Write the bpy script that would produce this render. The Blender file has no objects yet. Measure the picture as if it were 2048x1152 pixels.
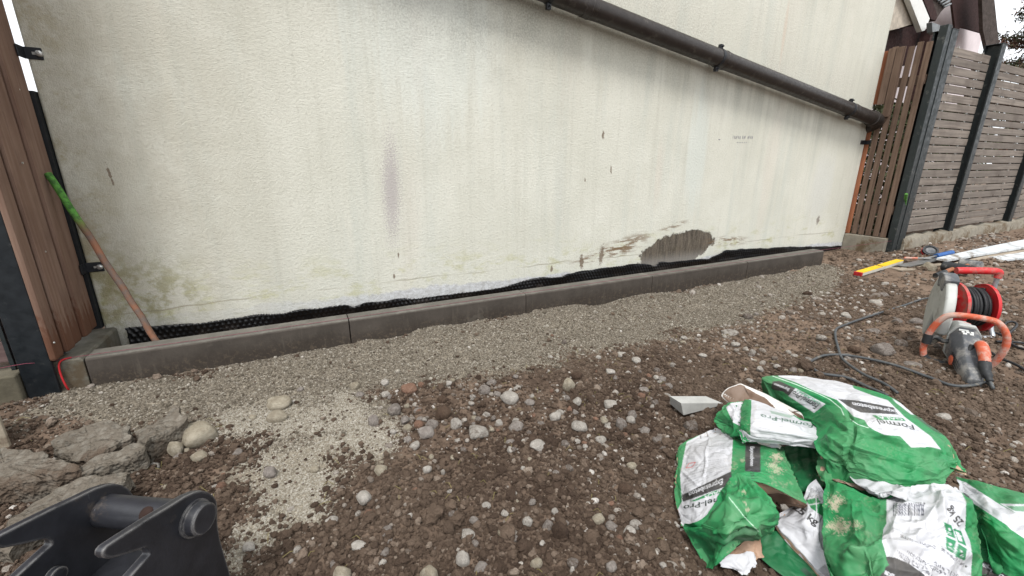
import bpy, bmesh, math, random
import numpy as np
from mathutils import Vector, Matrix, noise as mnoise
random.seed(7); RNG = np.random.default_rng(7)
SC = bpy.context.scene
COL = SC.collection

# ------------------------------------------------------------------ camera, sky, sun, exposure
F_PX, PITCH, ROLL, YAW = 851.49, 0.28361, 0.00037, 0.45554      # solved from the five one-metre kerb stones and the plumb lines
CAM = np.array([0.8543, -2.1465, 0.7475])
FW = np.array([math.sin(YAW)*math.cos(PITCH), math.cos(YAW)*math.cos(PITCH), -math.sin(PITCH)])
_r = np.array([math.cos(YAW), -math.sin(YAW), 0.0]); _u = np.cross(_r, FW)
RT = math.cos(ROLL)*_r + math.sin(ROLL)*_u
UP = -math.sin(ROLL)*_r + math.cos(ROLL)*_u
cd = bpy.data.cameras.new('camera'); cam = bpy.data.objects.new('camera', cd); COL.objects.link(cam)
cam.matrix_world = Matrix(((RT[0], UP[0], -FW[0], CAM[0]), (RT[1], UP[1], -FW[1], CAM[1]), (RT[2], UP[2], -FW[2], CAM[2]), (0, 0, 0, 1)))
cd.sensor_width = 36.0; cd.lens = 36.0*F_PX/2048; cd.clip_start = 0.02; cd.clip_end = 2000
SC.camera = cam
SUN_EL, SUN_AZ = math.radians(60), math.radians(215)    # azimuth from +Y clockwise: high, behind the camera
w = bpy.data.worlds.new('World'); SC.world = w; w.use_nodes = True
nt = w.node_tree; bg = nt.nodes['Background']
sky = nt.nodes.new('ShaderNodeTexSky'); sky.sky_type = 'NISHITA'; sky.sun_disc = False
sky.sun_elevation = SUN_EL; sky.sun_rotation = SUN_AZ; sky.dust_density = 4.0; sky.air_density = 1.5
hs = nt.nodes.new('ShaderNodeHueSaturation'); hs.inputs['Saturation'].default_value = 0.12
mx = nt.nodes.new('ShaderNodeMix'); mx.data_type = 'RGBA'; mx.inputs[0].default_value = 0.7
mx.inputs[7].default_value = (8.6, 8.9, 9.3, 1)          # even cloud cover
nt.links.new(sky.outputs[0], hs.inputs['Color']); nt.links.new(hs.outputs[0], mx.inputs[6])
nt.links.new(mx.outputs[2], bg.inputs[0]); bg.inputs[1].default_value = 0.098
sl = bpy.data.lights.new('sun', 'SUN'); sl.energy = 1.5; sl.angle = math.radians(14); sl.color = (1.0, 0.97, 0.93)
so = bpy.data.objects.new('sun', sl); COL.objects.link(so)
sd = Vector((math.sin(SUN_AZ)*math.cos(SUN_EL), math.cos(SUN_AZ)*math.cos(SUN_EL), math.sin(SUN_EL)))
so.rotation_euler = sd.to_track_quat('Z', 'Y').to_euler(); so.location = (0, -3, 8)
vs = SC.view_settings; vs.view_transform = 'Standard'; vs.look = 'None'; vs.gamma = 1; vs.use_curve_mapping = False; vs.exposure = 0.96

# ------------------------------------------------------------------ pixels of the 2048 x 1152 photograph to places
G = -0.17                                                 # general level of the dug ground; z = 0 is the top of the kerb
def ray(px, py): return FW + RT*(px-1024)/F_PX - UP*(py-576)/F_PX
def onZ(px, py, z): d = ray(px, py); return CAM + d*(z-CAM[2])/d[2]
def onY(px, py, y): d = ray(px, py); return CAM + d*(y-CAM[1])/d[1]
def onX(px, py, x): d = ray(px, py); return CAM + d*(x-CAM[0])/d[0]
def onP(px, py, p, n): d = ray(px, py); return CAM + d*(np.dot(np.asarray(p)-CAM, n)/np.dot(d, n))
def gp(px, py, h=0.0): return onZ(px, py, G+h)
def proj(P):
    d = np.asarray(P)-CAM; z = d@FW
    return np.stack([1024+F_PX*(d@RT)/z, 576-F_PX*(d@UP)/z], -1)
def s2l(r, g, b):
    f = lambda c: (c/255/12.92 if c/255 <= .04045 else ((c/255+.055)/1.055)**2.4)
    return (f(r), f(g), f(b))

# ------------------------------------------------------------------ numpy noise
def _h(ix, iy, s):
    n = (ix.astype(np.int64)*374761393 + iy.astype(np.int64)*668265263 + s*974634777) & 0xffffffff
    n = ((n ^ (n >> 13))*1274126177) & 0xffffffff
    return ((n ^ (n >> 16)) & 0xffff)/65535.0
def vn(x, y, s=0):
    x = np.asarray(x, float); y = np.asarray(y, float)
    ix = np.floor(x); iy = np.floor(y); fx = x-ix; fy = y-iy
    fx = fx*fx*fx*(fx*(fx*6-15)+10); fy = fy*fy*fy*(fy*(fy*6-15)+10)
    a = _h(ix, iy, s); b = _h(ix+1, iy, s); c = _h(ix, iy+1, s); d = _h(ix+1, iy+1, s)
    return ((a+(b-a)*fx)*(1-fy)+(c+(d-c)*fx)*fy)*2-1
def fbm(x, y, s=0, o=3):
    t = 0; a = 1
    for k in range(o): t = t+a*vn(x*2**k+17.3*k, y*2**k-9.1*k, s+k); a *= .5
    return t
def sstep(a, b, x): t = np.clip((x-a)/(b-a), 0, 1); return t*t*(3-2*t)
def worley(x, y, s=0):
    ix = np.floor(x); iy = np.floor(y); best = np.full(np.shape(x), 9.0)
    for i in (-1, 0, 1):
        for j in (-1, 0, 1):
            cx = ix+i+_h(ix+i, iy+j, s); cy = iy+j+_h(ix+i, iy+j, s+5)
            best = np.minimum(best, (x-cx)**2+(y-cy)**2)
    return best
def inpoly(px, py, poly):
    ins = np.zeros(np.shape(px), bool); n = len(poly)
    for i in range(n):
        x0, y0 = poly[i]; x1, y1 = poly[(i+1) % n]
        if y0 == y1: continue
        c = ((y0 > py) != (y1 > py)) & (px < (x1-x0)*(py-y0)/(y1-y0)+x0)
        ins ^= c
    return ins
def sdpoly(px, py, poly):
    d = np.full(np.shape(px), 1e9); n = len(poly)
    for i in range(n):
        a = np.array(poly[i]); b = np.array(poly[(i+1) % n]); e = b-a
        t = np.clip(((px-a[0])*e[0]+(py-a[1])*e[1])/max(e@e, 1e-12), 0, 1)
        d = np.minimum(d, np.hypot(px-a[0]-t*e[0], py-a[1]-t*e[1]))
    return np.where(inpoly(px, py, poly), d, -d)

# ------------------------------------------------------------------ materials
class NB:
    """small wrapper round a node tree"""
    def __init__(self, name):
        self.m = bpy.data.materials.new(name); self.m.use_nodes = True
        self.t = self.m.node_tree; self.b = self.t.nodes['Principled BSDF']
        self.co = self.t.nodes.new('ShaderNodeTexCoord'); self.cache = {}
    def n(self, typ, **kw):
        o = self.t.nodes.new(typ)
        for k, v in kw.items(): setattr(o, k, v)
        return o
    def put(self, sock, v):
        if hasattr(v, 'is_linked') or hasattr(v, 'node'): self.t.links.new(v, sock)
        elif v is not None:
            try: sock.default_value = v
            except Exception: sock.default_value = (*v, 1) if len(v) == 3 else v
    def math(self, op, a, b=None, c=None, clamp=False):
        o = self.n('ShaderNodeMath', operation=op, use_clamp=clamp)
        self.put(o.inputs[0], a)
        if b is not None: self.put(o.inputs[1], b)
        if c is not None: self.put(o.inputs[2], c)
        return o.outputs[0]
    def coords(self, scale=(1, 1, 1), loc=(0, 0, 0), kind='Object', rot=(0, 0, 0)):
        mp = self.n('ShaderNodeMapping'); self.t.links.new(self.co.outputs[kind], mp.inputs[0])
        mp.inputs['Scale'].default_value = scale; mp.inputs['Location'].default_value = loc; mp.inputs['Rotation'].default_value = rot
        return mp.outputs[0]
    def noise(self, scale, detail=4, rough=.6, vec=None, col=False):
        key = (scale, detail, rough, vec.node.name if vec is not None else '', col)
        if key in self.cache: return self.cache[key]
        o = self.n('ShaderNodeTexNoise'); o.inputs['Scale'].default_value = scale; o.inputs['Detail'].default_value = detail; o.inputs['Roughness'].default_value = rough
        self.t.links.new(vec if vec is not None else self.co.outputs['Object'], o.inputs['Vector'])
        self.cache[key] = o.outputs[1 if col else 0]; return self.cache[key]
    def voro(self, scale, vec=None, feature='F1', out=0):
        o = self.n('ShaderNodeTexVoronoi', feature=feature); o.inputs['Scale'].default_value = scale
        self.t.links.new(vec if vec is not None else self.co.outputs['Object'], o.inputs['Vector'])
        return o.outputs[out]
    def ramp(self, v, lo, hi, a=0.0, b=1.0):
        o = self.n('ShaderNodeMapRange', interpolation_type='SMOOTHSTEP')
        self.put(o.inputs[0], v); o.inputs[1].default_value = lo; o.inputs[2].default_value = hi; o.inputs[3].default_value = a; o.inputs[4].default_value = b
        return o.outputs[0]
    def mix(self, f, a, b, blend='MIX'):
        o = self.n('ShaderNodeMix', data_type='RGBA', blend_type=blend)
        self.put(o.inputs[0], f); self.put(o.inputs[6], a); self.put(o.inputs[7], b)
        return o.outputs[2]
    def xyz(self, kind='Object'):
        o = self.n('ShaderNodeSeparateXYZ'); self.t.links.new(self.co.outputs[kind], o.inputs[0]); return o.outputs
    def attr(self, name, typ='GEOMETRY'):
        return self.n('ShaderNodeAttribute', attribute_name=name, attribute_type=typ)
    def rnd(self): return self.n('ShaderNodeObjectInfo').outputs['Random']
    def bump(self, h, strength=.5, dist=.01, normal=None):
        o = self.n('ShaderNodeBump'); o.inputs['Strength'].default_value = strength; o.inputs['Distance'].default_value = dist
        self.put(o.inputs['Height'], h)
        if normal is not None: self.t.links.new(normal, o.inputs['Normal'])
        return o.outputs[0]
    def done(self, col=None, rough=.8, spec=.3, metal=0.0, normal=None):
        b = self.b
        if col is not None: self.put(b.inputs['Base Color'], col)
        self.put(b.inputs['Roughness'], rough); b.inputs['Specular IOR Level'].default_value = spec; self.put(b.inputs['Metallic'], metal)
        if normal is not None: self.t.links.new(normal, b.inputs['Normal'])
        return self.m
def c4(c): return (c[0], c[1], c[2], 1)
def simple(name, col, rough=.6, spec=.4, metal=0., var=.18, vs=14., bs=60., bump=.15, dist=.002, dirt=None, dirtamt=.5, dscale=9.):
    """worn solid colour: mottled tone, fine relief and, if asked, patches of dirt"""
    k = NB(name)
    n = k.noise(vs, 5, .65)
    c = k.mix(k.ramp(n, .3, .7), c4([x*(1-var) for x in col]), c4([min(1, x*(1+var)) for x in col]))
    r = k.ramp(k.noise(vs*2.3, 4), .3, .7, max(.05, rough-.12), min(1, rough+.12))
    if dirt is not None:
        c = k.mix(k.ramp(k.noise(dscale, 6, .7), .62-.25*dirtamt, .72-.12*dirtamt), c, c4(dirt))
    return k.done(c, r, spec, metal, k.bump(k.noise(bs, 4, .7), bump, dist))

# ------------------------------------------------------------------ mesh helpers
ORG = {}
def new_obj(name, me, parent=None, org=None):
    o = bpy.data.objects.new(name, me); COL.objects.link(o)
    if parent is not None: o.parent = parent; ORG[o] = ORG.get(parent, Vector((0, 0, 0)))
    else: ORG[o] = Vector(org) if org is not None else Vector((0, 0, 0))
    return o
def tag(o, label=None, cat=None, group=None, kind=None):
    if label: o['label'] = label
    if cat: o['category'] = cat
    if group: o['group'] = group
    if kind: o['kind'] = kind
    return o
def thing(name, label, cat, loc=(0, 0, 0), group=None):
    o = bpy.data.objects.new(name, None); COL.objects.link(o); o.empty_display_size = .1
    o.location = loc; ORG[o] = Vector(loc)
    return tag(o, label, cat, group)
def mesh_np(name, V, Fq, mat=None, smooth=False):
    me = bpy.data.meshes.new(name)
    V = np.asarray(V, np.float32); Fq = np.asarray(Fq, np.int32)
    me.vertices.add(len(V)); me.vertices.foreach_set('co', V.ravel())
    k = Fq.shape[1]; me.loops.add(Fq.size); me.polygons.add(len(Fq))
    me.loops.foreach_set('vertex_index', Fq.ravel())
    me.polygons.foreach_set('loop_start', np.arange(0, Fq.size, k, dtype=np.int32))
    me.update(calc_edges=True); me.validate()
    if smooth: me.polygons.foreach_set('use_smooth', np.ones(len(me.polygons), bool))
    if mat: me.materials.append(mat)
    return me
def gridfaces(nu, nv, off=0, flip=False, wrap=False):
    i = np.arange(nu if wrap else nu-1)[:, None]; j = np.arange(nv-1)[None, :]
    i2 = (i+1) % nu
    f = np.stack([i*nv+j+0*i2, i2*nv+j, i2*nv+j+1, i*nv+j+1+0*i2], -1).reshape(-1, 4)+off
    return f[:, ::-1] if flip else f
class MB:
    def __init__(s): s.v = []; s.f = []
    def add(s, V, Fs):
        o = len(s.v); s.v += [tuple(map(float, p)) for p in V]; s.f += [tuple(int(i)+o for i in f) for f in Fs]; return s
    def box(s, lo, hi, M=None):
        (a, b, c), (d, e, f) = lo, hi
        V = [(a, b, c), (d, b, c), (d, e, c), (a, e, c), (a, b, f), (d, b, f), (d, e, f), (a, e, f)]
        if M is not None: V = [tuple(M @ Vector(p)) for p in V]
        return s.add(V, [(0, 3, 2, 1), (4, 5, 6, 7), (0, 1, 5, 4), (1, 2, 6, 5), (2, 3, 7, 6), (3, 0, 4, 7)])
    def hexa(s, bot, top):
        return s.add(list(bot)+list(top), [(0, 3, 2, 1), (4, 5, 6, 7), (0, 1, 5, 4), (1, 2, 6, 5), (2, 3, 7, 6), (3, 0, 4, 7)])
    def prism(s, pts, off):
        n = len(pts); off = np.asarray(off)
        V = [np.asarray(p) for p in pts]+[np.asarray(p)+off for p in pts]
        return s.add(V, [tuple(range(n-1, -1, -1)), tuple(range(n, 2*n))]+[(i, (i+1) % n, n+(i+1) % n, n+i) for i in range(n)])
    def tube(s, path, r, n=10, cap=True, closed=False):
        P = [Vector(p) for p in path]; m = len(P); rs = r if hasattr(r, '__len__') else [r]*m
        V = []; N = None
        for i in range(m):
            if closed: t = (P[(i+1) % m]-P[i-1]).normalized()
            else: t = (P[min(i+1, m-1)]-P[max(i-1, 0)]).normalized()
            if N is None:
                N = t.cross(Vector((0, 0, 1)));
                if N.length < .05: N = t.cross(Vector((1, 0, 0)))
                N.normalize()
            else: N = (N-t*N.dot(t)).normalized()
            B = t.cross(N)
            V += [P[i]+(N*math.cos(2*math.pi*k/n)+B*math.sin(2*math.pi*k/n))*rs[i] for k in range(n)]
        Fs = [(i*n+k, i*n+(k+1) % n, ((i+1) % m)*n+(k+1) % n, ((i+1) % m)*n+k) for i in range(m if closed else m-1) for k in range(n)]
        if cap and not closed: Fs += [tuple(range(n-1, -1, -1)), tuple((m-1)*n+k for k in range(n))]
        return s.add(V, Fs)
    def lathe(s, prof, c, axis, n=32):
        """prof: list of (distance along axis, radius); closed ring of rings"""
        a = Vector(axis).normalized(); u = a.cross(Vector((0, 0, 1)))
        if u.length < .05: u = a.cross(Vector((1, 0, 0)))
        u.normalize(); b = a.cross(u); c = Vector(c); V = []
        for d, r in prof: V += [c+a*d+(u*math.cos(2*math.pi*k/n)+b*math.sin(2*math.pi*k/n))*r for k in range(n)]
        m = len(prof)
        Fs = [(i*n+k, i*n+(k+1) % n, (i+1)*n+(k+1) % n, (i+1)*n+k) for i in range(m-1) for k in range(n)]
        if prof[0][1] > 1e-6: Fs.append(tuple(range(n-1, -1, -1)))
        if prof[-1][1] > 1e-6: Fs.append(tuple((m-1)*n+k for k in range(n)))
        return s.add(V, Fs)
    def loft(s, loops, cap=True):
        n = len(loops[0]); V = [p for L in loops for p in L]; m = len(loops)
        Fs = [(i*n+k, i*n+(k+1) % n, (i+1)*n+(k+1) % n, (i+1)*n+k) for i in range(m-1) for k in range(n)]
        if cap: Fs += [tuple(range(n-1, -1, -1)), tuple((m-1)*n+k for k in range(n))]
        return s.add(V, Fs)
    def build(s, name, mat, parent=None, smooth=False, bevel=0, seg=2, org=None, autosm=None):
        o0 = ORG.get(parent, Vector((0, 0, 0))) if parent is not None else Vector(org if org is not None else (0, 0, 0))
        me = bpy.data.meshes.new(name); me.from_pydata([tuple(Vector(p)-o0) for p in s.v], [], s.f)
        bm = bmesh.new(); bm.from_mesh(me); bmesh.ops.recalc_face_normals(bm, faces=bm.faces); bm.to_mesh(me); bm.free()
        me.materials.append(mat)
        if smooth: me.polygons.foreach_set('use_smooth', np.ones(len(me.polygons), bool))
        o = new_obj(name, me, parent, o0)
        if parent is None: o.location = o0
        if bevel:
            md = o.modifiers.new('bevel', 'BEVEL'); md.width = bevel; md.segments = seg; md.limit_method = 'ANGLE'; md.angle_limit = math.radians(40)
            if not smooth: me.polygons.foreach_set('use_smooth', np.ones(len(me.polygons), bool)); md.harden_normals = True
        elif smooth and autosm is not None:
            bm = bmesh.new(); bm.from_mesh(me)
            for e in bm.edges:
                if len(e.link_faces) == 2 and e.calc_face_angle(0) > autosm: e.smooth = False
            bm.to_mesh(me); bm.free()
        return o
def spline(pts, n=8, closed=False):
    P = [np.asarray(p, float) for p in pts]; m = len(P); out = []
    for i in range(m if closed else m-1):
        if closed: a, b, c, d = P[i-1], P[i], P[(i+1) % m], P[(i+2) % m]
        else: a, b, c, d = P[max(i-1, 0)], P[i], P[i+1], P[min(i+2, m-1)]
        for k in range(n):
            t = k/n; out.append(.5*(2*b+(c-a)*t+(2*a-5*b+4*c-d)*t*t+(3*b-a-3*c+d)*t**3))
    if not closed: out.append(P[-1])
    return out

# ------------------------------------------------------------------ ground
def gpoly(pts, h=0.0): return [tuple(gp(x, y, h)[:2]) for x, y in pts]
GRAVEL = gpoly([(60, 850), (115, 800), (150, 783)])+[(-.12, .03), (5.2, .03)]+gpoly([(1672, 556), (1672, 582), (1600, 603), (1500, 628), (1400, 655), (1330, 668), (1250, 690), (1180, 705), (1100, 722), (1030, 738), (960, 748), (880, 756), (800, 772), (740, 782), (745, 812), (790, 860), (760, 905), (700, 935), (660, 990), (650, 1040), (590, 1060), (520, 1030), (478, 960), (492, 905), (450, 875), (400, 850), (330, 838), (260, 845), (150, 862)])
TOE = gpoly([(1040, 738), (1250, 692), (1430, 650), (1445, 662), (1280, 706), (1100, 748)])
WHITE = gpoly([(440, 825), (560, 800), (690, 785), (740, 815), (790, 862), (755, 905), (690, 940), (655, 1000), (645, 1045), (590, 1060), (520, 1030), (480, 965), (495, 905), (455, 870)])
SPLASH = gpoly([(430, 1120), (470, 1060), (560, 1035), (600, 1055), (520, 1085), (460, 1140)])
def masks(x, y):
    wob = .07*fbm(x*5, y*5, 31, 5)
    g = sstep(-.10, .07, sdpoly(x, y, GRAVEL)+wob)
    wh = sstep(-.05, .06, sdpoly(x, y, WHITE)+.05*fbm(x*6, y*6, 41, 4))*(1-.75*sstep(.25, .75, fbm(x*7, y*7, 44, 4)))
    sp = sstep(-.04, .05, sdpoly(x, y, SPLASH)+.05*fbm(x*9, y*9, 51, 4))*.8
    to = sstep(-.05, .06, sdpoly(x, y, TOE)+.06*fbm(x*8, y*8, 61, 4))*.55
    return np.maximum(np.maximum(g, sp), to), np.maximum(np.maximum(wh, sp), to)
def ground_h(x, y, fine=True):
    x = np.asarray(x, float); y = np.asarray(y, float)
    near = np.exp(-np.maximum(np.hypot(x-2, y+1)-6, 0)/6)
    z = G+.016*fbm(x*1.1, y*1.1, 1, 3)*near
    z = z+.045*sstep(4.6, 6.4, x)*sstep(-.9, -.1, y)+.012*np.clip(x-5, 0, 8)*sstep(-2.5, -.2, y)
    end = sstep(5.32, 5.02, x)*sstep(-.5, .0, x)
    wave = 1+.22*fbm(x*3.1, y*0+3, 77, 2)
    mound = .047*wave*(1-sstep(0.02, .40, -y))*end*(y < .05)
    z = z+mound+.02*sstep(-.6, 0, y)*sstep(.3, -.1, x)
    g, wh = masks(x, y) if fine else (0*x, 0*x)
    if fine:
        rough = 1-.72*g
        z = z+rough*(.013*fbm(x*5, y*5, 3, 2)+.0105*fbm(x*14, y*14, 5, 2)+.008*np.abs(fbm(x*38, y*38, 9, 2))-.003)+.0016*g*fbm(x*40, y*40, 12, 2)
    pile = sstep(.62, .45, np.hypot((x-2.2)/1.15, y+1.68)); z = z*(1-pile)+(G-.008)*pile
    z = np.where(y > .09, np.minimum(z, G+.03+0*z), z)
    z = np.where(y > .5, G-.02, z)
    return z
def graded(a, b, fine, grow, lo, hi):
    xs = list(np.arange(a, b, fine)); s = fine; v = xs[-1]
    while v < hi: s *= grow; v += s; xs.append(v)
    s = fine; v = a; L = []
    while v > lo: s *= grow*1.03; v -= s; L.append(v)
    return np.array(L[::-1]+xs)
gx = graded(-.35, 3.3, .0075, 1.010, -400, 400); gy = graded(-2.3, .12, .0075, 1.06, -400, 400)
GX, GY = np.meshgrid(gx, gy, indexing='ij')
GZ = ground_h(GX, GY); gm, wm = masks(GX, GY)
k = NB('soil')
ga = k.attr('gravel').outputs['Fac']; wa = k.attr('pale').outputs['Fac']
big = k.noise(1.6, 5, .6); mid = k.noise(11, 6, .7); fin = k.noise(70, 5, .75)
c = k.mix(k.ramp(mid, .35, .68), c4(s2l(72, 60, 51)), c4(s2l(110, 94, 81)))
x_, y_, z_ = k.xyz()
dry = k.math('MULTIPLY', k.ramp(x_, 1.6, 4.0), k.ramp(big, .25, .6), clamp=True)
c = k.mix(k.math('MULTIPLY', dry, .55), c, c4(s2l(128, 110, 95)))
c = k.mix(k.ramp(fin, .56, .75, 0, .5), c, c4(s2l(138, 120, 103)))
gr = k.mix(k.ramp(k.noise(26, 5, .7), .3, .72), c4(s2l(118, 110, 97)), c4(s2l(152, 143, 128)))
gr = k.mix(wa, gr, k.mix(k.ramp(k.noise(40, 5, .7), .3, .7), c4(s2l(160, 151, 133)), c4(s2l(192, 184, 167))))
gr = k.mix(k.ramp(k.voro(150), .25, .6, .0, .5), gr, c4(s2l(96, 90, 80)))
edge = k.ramp(k.math('ADD', ga, k.math('MULTIPLY', k.math('SUBTRACT', fin, .5), .9)), .38, .62)
c = k.mix(edge, c, gr)
h = k.math('ADD', k.math('MULTIPLY', mid, .5), fin)
M_SOIL = k.done(c, .95, .12, 0, k.bump(h, .9, .006))
me = mesh_np('ground', np.stack([GX, GY, GZ], -1).reshape(-1, 3), gridfaces(len(gx), len(gy)), M_SOIL, True)
for nm, arr in (('gravel', gm), ('pale', wm)):
    a = me.attributes.new(nm, 'FLOAT', 'POINT'); a.data.foreach_set('value', arr.astype(np.float32).ravel())
tag(new_obj('ground', me), kind='structure')

# ------------------------------------------------------------------ house with the rendered wall
WY = 0.40
def wp(px, py): p = onY(px, py, WY); return p[0], p[2]
k = NB('render_wall')
x_, y_, z_ = k.xyz()
def ell(cx, cz, rx, rz, rot=0.0, soft=.5):
    """soft ellipse on the wall: 1 inside, 0 outside"""
    dx = k.math('SUBTRACT', x_, cx); dz = k.math('SUBTRACT', z_, cz)
    cr, sr = math.cos(rot), math.sin(rot)
    a = k.math('ADD', k.math('MULTIPLY', dx, cr/rx), k.math('MULTIPLY', dz, sr/rx))
    b = k.math('ADD', k.math('MULTIPLY', dx, -sr/rz), k.math('MULTIPLY', dz, cr/rz))
    d = k.math('SQRT', k.math('ADD', k.math('MULTIPLY', a, a), k.math('MULTIPLY', b, b)))
    return d
grain = k.noise(210, 3, .6); grain2 = k.noise(75, 4, .65); mott = k.noise(2.2, 6, .68)
streak = k.noise(1.0, 5, .65, k.coords((7.5, 1, .55))); streak2 = k.noise(1.0, 4, .6, k.coords((26, 1, 1.1)))
c = k.mix(k.ramp(mott, .3, .72), c4(s2l(203, 202, 189)), c4(s2l(214, 213, 201)))
c = k.mix(k.math('MULTIPLY', k.ramp(streak, .46, .74), .38), c, c4(s2l(184, 190, 182)))
c = k.mix(k.math('MULTIPLY', k.ramp(streak2, .5, .78), .20), c, c4(s2l(168, 166, 152)))
# pinkish and pale vertical runs
c = k.mix(k.math('MULTIPLY', k.ramp(k.noise(1., 3, .5, k.coords((3.1, 1, .4), (4, 0, 0))), .58, .72), .15), c, c4(s2l(214, 196, 184)))
# left part is greyer and grubbier
c = k.mix(k.math('MULTIPLY', k.ramp(x_, 1.1, -.05), k.ramp(k.noise(5, 5, .7), .25, .62, .2, .7)), c, c4(s2l(172, 166, 150)))
c = k.mix(k.math('MULTIPLY', k.ramp(x_, .2, -.05), k.ramp(k.noise(11, 5, .7), .4, .65, 0, .7)), c, c4(s2l(152, 140, 110)))
# dirt hanging under and over the sloping pipe
(ax, az), (bx, bz) = wp(1090, 0), wp(1755, 245)
sl_ = (bz-az)/(bx-ax)
dpipe = k.math('SUBTRACT', k.math('ADD', k.math('MULTIPLY', k.math('SUBTRACT', x_, ax), sl_), az), z_)
speck = k.ramp(k.noise(95, 4, .7), .38, .62)
und = k.math('MULTIPLY', k.math('MULTIPLY', k.ramp(dpipe, .55, .03), k.ramp(dpipe, -.02, .05)), k.ramp(k.math('ADD', streak, k.math('MULTIPLY', k.ramp(x_, 4.6, 2.1), .18)), .38, .68))
c = k.mix(k.math('MULTIPLY', k.math('MULTIPLY', und, .5), k.math('ADD', k.math('MULTIPLY', speck, .7), .3)), c, c4(s2l(140, 134, 116)))
ovr = k.math('MULTIPLY', k.math('MULTIPLY', k.ramp(dpipe, -.55, -.05), k.ramp(dpipe, .0, -.04)), k.ramp(mott, .3, .65))
c = k.mix(k.math('MULTIPLY', k.math('MULTIPLY', ovr, .55), speck), c, c4(s2l(142, 134, 120)))
# green algae low down and at the pipe
alg = k.math('MULTIPLY', k.math('MULTIPLY', k.ramp(z_, .34, .02), k.ramp(z_, -.06, .04)), k.ramp(k.noise(6, 6, .7, k.coords((1, 1, 2.2))), .5, .68))
c = k.mix(k.math('MULTIPLY', alg, .55), c, c4(s2l(170, 168, 108)))
gl = k.math('MULTIPLY', k.ramp(ell(.05, .12, .5, .32), 1.0, .2), k.ramp(k.noise(16, 5, .7), .42, .62))
c = k.mix(k.math('MULTIPLY', gl, .6), c, c4(s2l(128, 122, 70)))
# bluish unpainted strip along the foot
foot = k.ramp(k.math('ADD', k.math('ADD', z_, k.math('MULTIPLY', x_, .014)), k.math('MULTIPLY', k.math('SUBTRACT', k.noise(4.5, 5, .7), .5), .12)), .030, .012)
c = k.mix(k.math('MULTIPLY', k.math('MULTIPLY', foot, .8), k.ramp(x_, .3, 1.4, .25, 1)), c, k.mix(k.ramp(k.noise(30, 5, .75), .35, .7), c4(s2l(206, 208, 212)), c4(s2l(166, 165, 166))))
line = k.ramp(k.math('ABSOLUTE', k.math('SUBTRACT', k.math('ADD', z_, k.math('MULTIPLY', k.noise(3, 3), .05)), .085)), .006, .001)
c = k.mix(k.math('MULTIPLY', line, k.ramp(k.noise(2.2, 2), .42, .6, 0, .6)), c, c4(s2l(140, 132, 110)))
# purple spray mark
(px1, pz1), (px2, pz2) = wp(768, 290), wp(797, 465)
pm = ell((px1+px2)/2, (pz1+pz2)/2, .052, .30, -.045)
sp = k.ramp(k.math('ADD', pm, k.math('MULTIPLY', k.math('SUBTRACT', k.noise(130, 3, .7), .5), 4.2)), 1.1, .5)
c = k.mix(k.math('MULTIPLY', sp, .48), c, c4(s2l(150, 136, 146)))
# mud patch where the digger bucket scraped
(m1, n1), (m2, n2) = wp(1278, 520), wp(1428, 482)
mc = ((m1+m2)/2, (n1+n2)/2+.005)
md_ = ell(mc[0], mc[1]-.005, (m2-m1)/2*1.04, .155, .13)
mp_ = k.ramp(k.math('ADD', md_, k.math('MULTIPLY', k.math('SUBTRACT', k.noise(9, 5, .7), .5), .75)), 1.0, .92)
brush = k.noise(1., 5, .75, k.coords((48, 1, 7), rot=(0, -.75, 0)))
mudc = k.mix(k.ramp(brush, .3, .7), c4(s2l(56, 49, 43)), c4(s2l(104, 94, 82)))
mudc = k.mix(k.math('MULTIPLY', k.ramp(z_, .06, -.06), .55), mudc, c4(s2l(160, 156, 150)))
c = k.mix(k.math('MULTIPLY', mp_, .97), c, mudc)
# brown smears either side of it
smn = k.noise(1., 5, .75, k.coords((7, 1, 36), rot=(0, .25, 0)))
for (qx, qz), rx, rz, ro, th in ((wp(1245, 490), .42, .075, .20, .45), (wp(1340, 455), .26, .03, .22, .45), (wp(1455, 482), .40, .06, -.05, .47), (wp(1215, 508), .5, .06, .1, .5)):
    e = k.math('MULTIPLY', k.ramp(ell(qx, qz, rx, rz, ro), 1.0, .3), k.ramp(smn, th, th+.1))
    c = k.mix(k.math('MULTIPLY', e, .85), c, c4(s2l(118, 96, 72)))
for (qx, qz), rx, rz, ro in ((wp(1163, 524), .022, .065, .12), (wp(1203, 510), .026, .085, -.1), (wp(1222, 340), .008, .04, .1), (wp(220, 350), .006, .05, .1), (wp(1170, 360), .006, .02, 0), (wp(1103, 538), .012, .025, 0), (wp(797, 510), .005, .02, 0), (wp(1206, 270), .012, .035, 0), (wp(788, 553), .008, .02, 0), (wp(1636, 440), .03, .05, 0)):
    e = k.ramp(k.math('ADD', ell(qx, qz, rx, rz, ro), k.math('MULTIPLY', k.math('SUBTRACT', k.noise(55, 4, .7), .5), 2.6)), 1.0, .6)
    c = k.mix(k.math('MULTIPLY', e, .85), c, c4(s2l(112, 96, 80)))
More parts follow.
